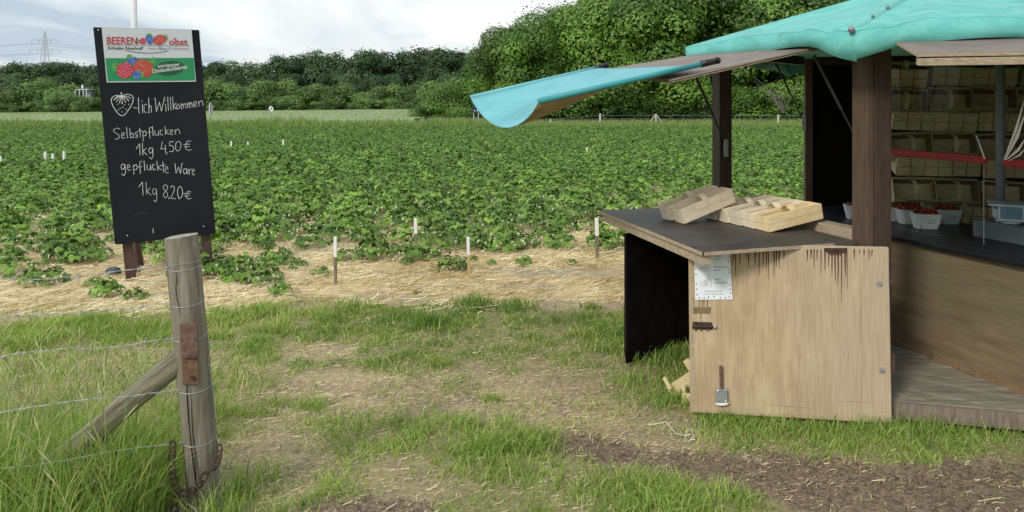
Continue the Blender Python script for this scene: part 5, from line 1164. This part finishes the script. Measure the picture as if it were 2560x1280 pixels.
# ------------------------------------------------------------------ chip baskets
def make_basket(mt, nsp=4, inner=None, gap=.002):
    inner = inner or mt
    Lb, Wb, Hb = .365, .112, .088; t = thing('chip_basket', 'x', 'basket')
    th = .003; mb = MB()
    for s in (-1, 1):
        mb.box((0, s*(Wb/2-th), Hb/2), Lb-.004, th, Hb-.004); mb.box((s*(Lb/2-th), 0, Hb/2), th, Wb-.008, Hb-.006)
    mb.build('wall', inner, t, local=True); MB().box((0, 0, .004), Lb-.012, Wb-.012, .004).build('base', mt, t, local=True)
    me_s = None
    for s in (-1, 1):
        for row in range(2):
            for k in range(nsp):
                l = Lb/nsp; prd = .0025 if (k+row) % 2 == 0 else .0008
                o = MB().box((-Lb/2+l*(k+.5), s*(Wb/2+prd-.0005), Hb*(.25+.5*row)), l-gap, .0022, Hb*.5-.003).build('splint', mt, t, local=True)
        for row in range(2):
            for k in range(2):
                prd = .0025 if (k+row) % 2 == 0 else .0008
                MB().box((s*(Lb/2+prd-.0005), -Wb/4+Wb/2*k, Hb*(.25+.5*row)), .0022, Wb/2-.002, Hb*.5-.003).build('splint', mt, t, local=True)
        MB().box((0, s*(Wb/2-.0065), Hb-.006), Lb-.012, .002, .014).build('rim', mt, t, local=True)
    mb = MB(); K = 12; pr = []
    for k in range(K+1):
        a = PI*k/K; pr.append((math.cos(a)*Wb*.44, Hb*.55+math.sin(a)*.062))
    for (y0_, z0_), (y1_, z1_) in zip(pr, pr[1:]): mb.add([(-.018, y0_, z0_), (.018, y0_, z0_), (.018, y1_, z1_), (-.018, y1_, z1_)], [(0,1,2,3)])
    o = mb.build('handle', mt, t, local=True); sd = o.modifiers.new('thick', 'SOLIDIFY'); sd.thickness = .0022
    return t
Bp = make_basket(M['splint']); By = make_basket(M['splintyellow']); Bg = make_basket(M['splintgrey']); Bo = make_basket(M['splintold'], 3, M['plydark'], .008); Bq = make_basket(M['splintshade2'], 3, M['plydark'], .010)  # stack baskets: shade painted into the splints and dark inner walls
def place(proto_, first, loc, rot, label, group, scale=1):
    o = proto_ if first else copy_tree(proto_); o.location = loc; o.rotation_euler = rot; o.scale = (scale,)*3; return tag(o, label, 'basket', group)
ang = math.atan2(u.y, u.x); GB = 'chip baskets on the side table'
til = -math.asin(.060/.37)
c0_ = Vector((1.426,4.205,.905))
def basket_at(corner_, rz, tilt, proto_, first, label, dz=0, group=GB, wob=0):
    ex = Vector((math.cos(rz)*math.cos(tilt), math.sin(rz)*math.cos(tilt), -math.sin(tilt))); ey = Vector((-math.sin(rz), math.cos(rz), 0))
    c = corner_+ex*.183+ey*.056+Vector((0,0,dz)); return place(proto_, first, c, (0, tilt, rz), label, group)
labs = ['yellowish chip basket nearest the camera on the side table', 'second chip basket from the front in the row of five', 'middle chip basket of the row of five on the side table', 'fourth chip basket of the row, behind the tilted pair', 'rearmost chip basket of the row, by the far stall post']
for k in range(5):
    pr_ = By if k == 0 else (Bp if k in (1, 3) else Bg); first = k in (0, 1, 2)
    basket_at(c0_+v*.121*k-u*(.012*k)+Vector((0,0,.0025)), ang+(.03 if k == 0 else -.01*k), til if k < 4 else til*.8, pr_, first, labs[k])
c1_ = Vector((1.022,4.50,.908)); til2 = -math.asin(.118/.37)
basket_at(c1_, ang, til2, Bp, False, 'front basket of the tilted pair leaning on the row')
basket_at(c1_+v*.119-u*.02+Vector((0,0,.004)), ang+.02, til2, Bp, False, 'rear basket of the tilted pair, left of the row')
# stacks of baskets behind the counter
r = random.Random(15); w0_ = Vector((2.78,5.56,0)); wd_ = (Vector((3.88,5.30,0))-w0_).normalized(); az = math.atan2(wd_.y, wd_.x)
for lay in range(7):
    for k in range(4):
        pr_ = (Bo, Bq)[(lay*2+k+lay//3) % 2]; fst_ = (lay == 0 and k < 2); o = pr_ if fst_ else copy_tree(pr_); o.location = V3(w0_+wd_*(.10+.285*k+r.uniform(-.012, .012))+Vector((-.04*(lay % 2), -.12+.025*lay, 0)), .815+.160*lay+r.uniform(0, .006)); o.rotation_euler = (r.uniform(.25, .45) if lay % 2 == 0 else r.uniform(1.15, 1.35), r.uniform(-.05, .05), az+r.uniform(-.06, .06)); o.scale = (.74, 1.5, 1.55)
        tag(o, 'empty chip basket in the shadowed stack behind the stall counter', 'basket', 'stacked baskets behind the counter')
sh = MB().box(V3(w0_+wd_*.55+Vector((.06, .08, 0)), .762), 1.25, .34, .03, wd_, Vector((-wd_.y, wd_.x, 0)), up).build('shelf', M['plydark'], st)
for s_ in (-.5, .5): MB().box(V3(w0_+wd_*(.55+s_)+Vector((.02, .02, 0)), .43), .05, .3, .62, wd_, Vector((-wd_.y, wd_.x, 0)), up).build('shelf_leg', M['brown'], st)
# broken basket pieces lying by the door foot
p = gp(1705, 985); t = thing('broken_crate', 'broken pale wooden crate pieces in the grass beside the door foot', 'broken crate', (p.x, p.y, 0))
def slat(a, b, w_, nm='slat'): MB().bar(a, b, w_, .006, up=(0,1,0)).build(nm, M['splintyellow'], t)
yb = 4.12
slat(px(1660,944,yb), px(1676,972,yb), .018); slat(px(1676,985,yb+.03), px(1740,942,yb+.05), .085, 'panel'); slat(px(1704,950,yb-.02), px(1712,992,yb-.02), .016); slat(px(1705,996,yb-.03), px(1745,996,yb-.03), .055, 'panel'); slat(px(1714,900,yb+.04), px(1730,925,yb+.04), .035)

# ------------------------------------------------------------------ things on the counter
zc_ = .803
def make_punnet():
    t = thing('fruit_punnet', 'x', 'punnet'); lw, ww, lt_, wt, hh = .066, .044, .086, .060, .098
    def ring(l, w, z, c=.012): return [(-l+c,-w,z),(l-c,-w,z),(l,-w+c,z),(l,w-c,z),(l-c,w,z),(-l+c,w,z),(-l,w-c,z),(-l,-w+c,z)]
    o_, i_ = ring(lw, ww, 0)+ring(lt_, wt, hh), ring(lw-.003, ww-.003, .003)+ring(lt_-.003, wt-.003, hh)
    mb = MB(); mb.add(o_+i_, [(k, (k+1) % 8, 8+(k+1) % 8, 8+k) for k in range(8)]+[(16+(k+1) % 8, 16+k, 24+k, 24+(k+1) % 8) for k in range(8)]+[(8+k, 8+(k+1) % 8, 24+(k+1) % 8, 24+k) for k in range(8)]+[tuple(reversed(range(8))), tuple(range(16, 24))])
    b = mb.build('card_tray', M['paperwhite'], t, local=True)
    for s in (-1, 1): MB().box((s*.052, -ww-.004, .012), .003, .003, .022).build('slot', M['signblack'], t, local=True)
    MB().box((.012, -ww-.0085, .055), .05, .002, .005).build('printed_line', M['inklight'], t, local=True); MB().box((.012, -ww-.0065, .040), .04, .002, .007).build('printed_line', mat('faint_green_print', (.30,.42,.34), None, .7), t, local=True)
    return t
Pn = make_punnet()
def make_berry():
    t = thing('strawberry', 'x', 'strawberry'); mb = MB(); mb.ball((0,0,0), .0155, None, .020, 8, 6); mb.v = [(a*(1 if c > -.005 else .85), b*(1 if c > -.005 else .85), c) for a, b, c in mb.v]
    mb.build('fruit', M['fruit'], t, smooth=True, local=True)
    mb = MB()
    for k in range(5): a = k*1.257; mb.add([(0,0,.020), (math.cos(a-.3)*.010, math.sin(a-.3)*.010, .019), (math.cos(a)*.016, math.sin(a)*.016, .017), (math.cos(a+.3)*.010, math.sin(a+.3)*.010, .019)], [(0,1,2,3)])
    mb.build('calyx', M['calyx'], t, local=True); return t
Sb = make_berry(); r = random.Random(33); fst = True; fs = True
pun = [((2315,572), 'front punnet of strawberries, nearest on the counter'), ((2368,560), 'rightmost punnet of strawberries on the counter'), ((2275,560), 'second punnet from the left of the group on the counter'), ((2238,553), 'punnet half hidden behind the stall post'), ((2300,546), 'rear punnet of strawberries close to the basket stack'), ((2143,548), 'single punnet seen left of the stall post')]
for (q, lab) in pun:
    p = gp(q[0], q[1]-2, zc_); o = Pn if fst else copy_tree(Pn); fst = False; o.location = p; o.rotation_euler.z = -.12+r.uniform(-.12, .12); tag(o, lab, 'punnet', 'strawberry punnets on the counter')
    if q[0] == 2143: nb = 8
    else: nb = 15
    for k in range(nb):
        b = Sb if fs else copy_tree(Sb); fs = False; i_, j_ = k % 5, k // 5
        b.location = p+Vector((-.058+.029*i_+r.uniform(-.005, .005), -.034+.034*j_+r.uniform(-.005, .005), .096+.011*(j_ == 1)+r.uniform(-.006, .012))); b.rotation_euler = (r.uniform(-1.5, 1.5), r.uniform(-1.5, 1.5), r.uniform(0, 6))
        tag(b, 'ripe red strawberry in the '+lab.split(',')[0].split(' on the')[0].split(' close')[0].split(' half')[0].split(' seen')[0].replace(' of strawberries','')+{2238:' half hidden by the stall post',2143:' left of the stall post'}.get(q[0],''), 'strawberry', 'strawberries in the punnets')
# grey box with scale
bx0 = Vector((2.86,4.66,0)); bb = MB().box(V3(bx0+cd*.24+cn*.17, zc_+.052), .56, .34, .104, cd, cn, up).build('grey_box', M['greybox'], bevel=.004)
tag(bb, 'low dark grey box on the counter carrying the scale', 'box')
zs = zc_+.106; sc0 = Vector((3.055, 4.60, 0)); fr_ = Vector((-.5,-.866,0)); rr_ = Vector((.866,-.5,0)); ts = thing('counter_scale', 'white counter scale with tilted blue grey display on the grey box', 'scale', V3(sc0, zs))
MB().box(V3(sc0, zs+.050), .25, .19, .06, rr_, fr_, up).build('body', M['scalewhite'], ts, bevel=.012)
MB().box(V3(sc0, zs+.104), .30, .24, .012, rr_, fr_, up).build('weighing_plate', M['scalewhite'], ts, bevel=.004)
MB().box(V3(sc0, zs+.089), .12, .12, .018, rr_, fr_, up).build('plate_stem', M['scaleblue'], ts)
for a_ in (-.09, .09): MB().tube([V3(sc0+rr_*a_+fr_*.05, zs), V3(sc0+rr_*a_+fr_*.05, zs+.022)], .022, 10).build('foot', M['scalewhite'], ts)
dc = sc0+fr_*.125-rr_*.035; fx = rr_; wv = (up*.9-fr_*.42).normalized(); nv_ = fx.cross(wv); cn_ = -fr_
dp = MB().box(V3(dc, zs+.058), .135, .025, .10, fx, nv_, wv).build('display_head', M['scalewhite'], ts, bevel=.006)
sgn = -1 if (nv_.dot(cn_) > 0) else 1
MB().box(V3(dc, zs+.058)+nv_*sgn*.0135, .112, .002, .078, fx, nv_, wv).build('display_screen', M['screen'], dp)
MB().tube([V3(dc-fr_*.03, zs), V3(dc-fr_*.03, zs+.012)], .05, 12).build('display_foot', M['scalewhite'], ts)
# white plastic film strips tied to the pole
pf = thing('plastic_film', 'crumpled white plastic film strips hanging at the right rail', 'plastic film', rl(.60, 1.32))
for (a, b, w_) in (((2510,398),(2562,250),.012), ((2512,400),(2564,285),.016), ((2515,400),(2566,345),.016), ((2522,402),(2568,365),.010), ((2548,402),(2570,388),.014)):
    A, B = px(*a, 4.08), px(*b, 3.98); md_ = A.lerp(B, .55)+Vector((.006, 0, -.012)); d_ = (B-A).normalized(); s_ = d_.cross(Vector((0,1,0)))*w_/2
    mb = MB(); mb.add([A-s_*.3, A+s_*.3, md_+s_+Vector((0,.006,0)), md_-s_, B+s_*.7, B-s_*.7+Vector((0,.008,0))], [(0,1,2,3), (3,2,4,5)]); o = mb.build('strip', M['foil'], pf); sd = o.modifiers.new('thick', 'SOLIDIFY'); sd.thickness = .001
A, B = px(2438,336,4.25), px(2462,398,4.2); tag(MB().add([A, A+Vector((.012,0,-.01)), B+Vector((.004,0,.004)), B-Vector((.004,0,0))], [(0,1,2,3)]).build('white_ribbon', M['foil']), 'short white ribbon at the right end of the red rail', 'ribbon')

# ------------------------------------------------------------------ twine on the ground
mb = MB(); pts = [gp(*q) for q in ((1622,1068),(1650,1070),(1664,1072),(1690,1090),(1715,1102),(1726,1104),(1735,1096),(1728,1088),(1716,1096),(1712,1110),(1722,1116),(1735,1110),(1740,1098))]
pts = [q+Vector((0, 0, .012+.012*(k % 3))) for k, q in enumerate(pts)]
mb.tube(pts, .0020, 5, False); a = gp(1664,1070); mb.tube([a+Vector((0,0,.015)), a+Vector((-.03,-.05,.012))], .0024, 5, False)
tag(mb.build('baling_twine', M['twine']), 'pale tangled baling twine on the earth in front of the door', 'twine')
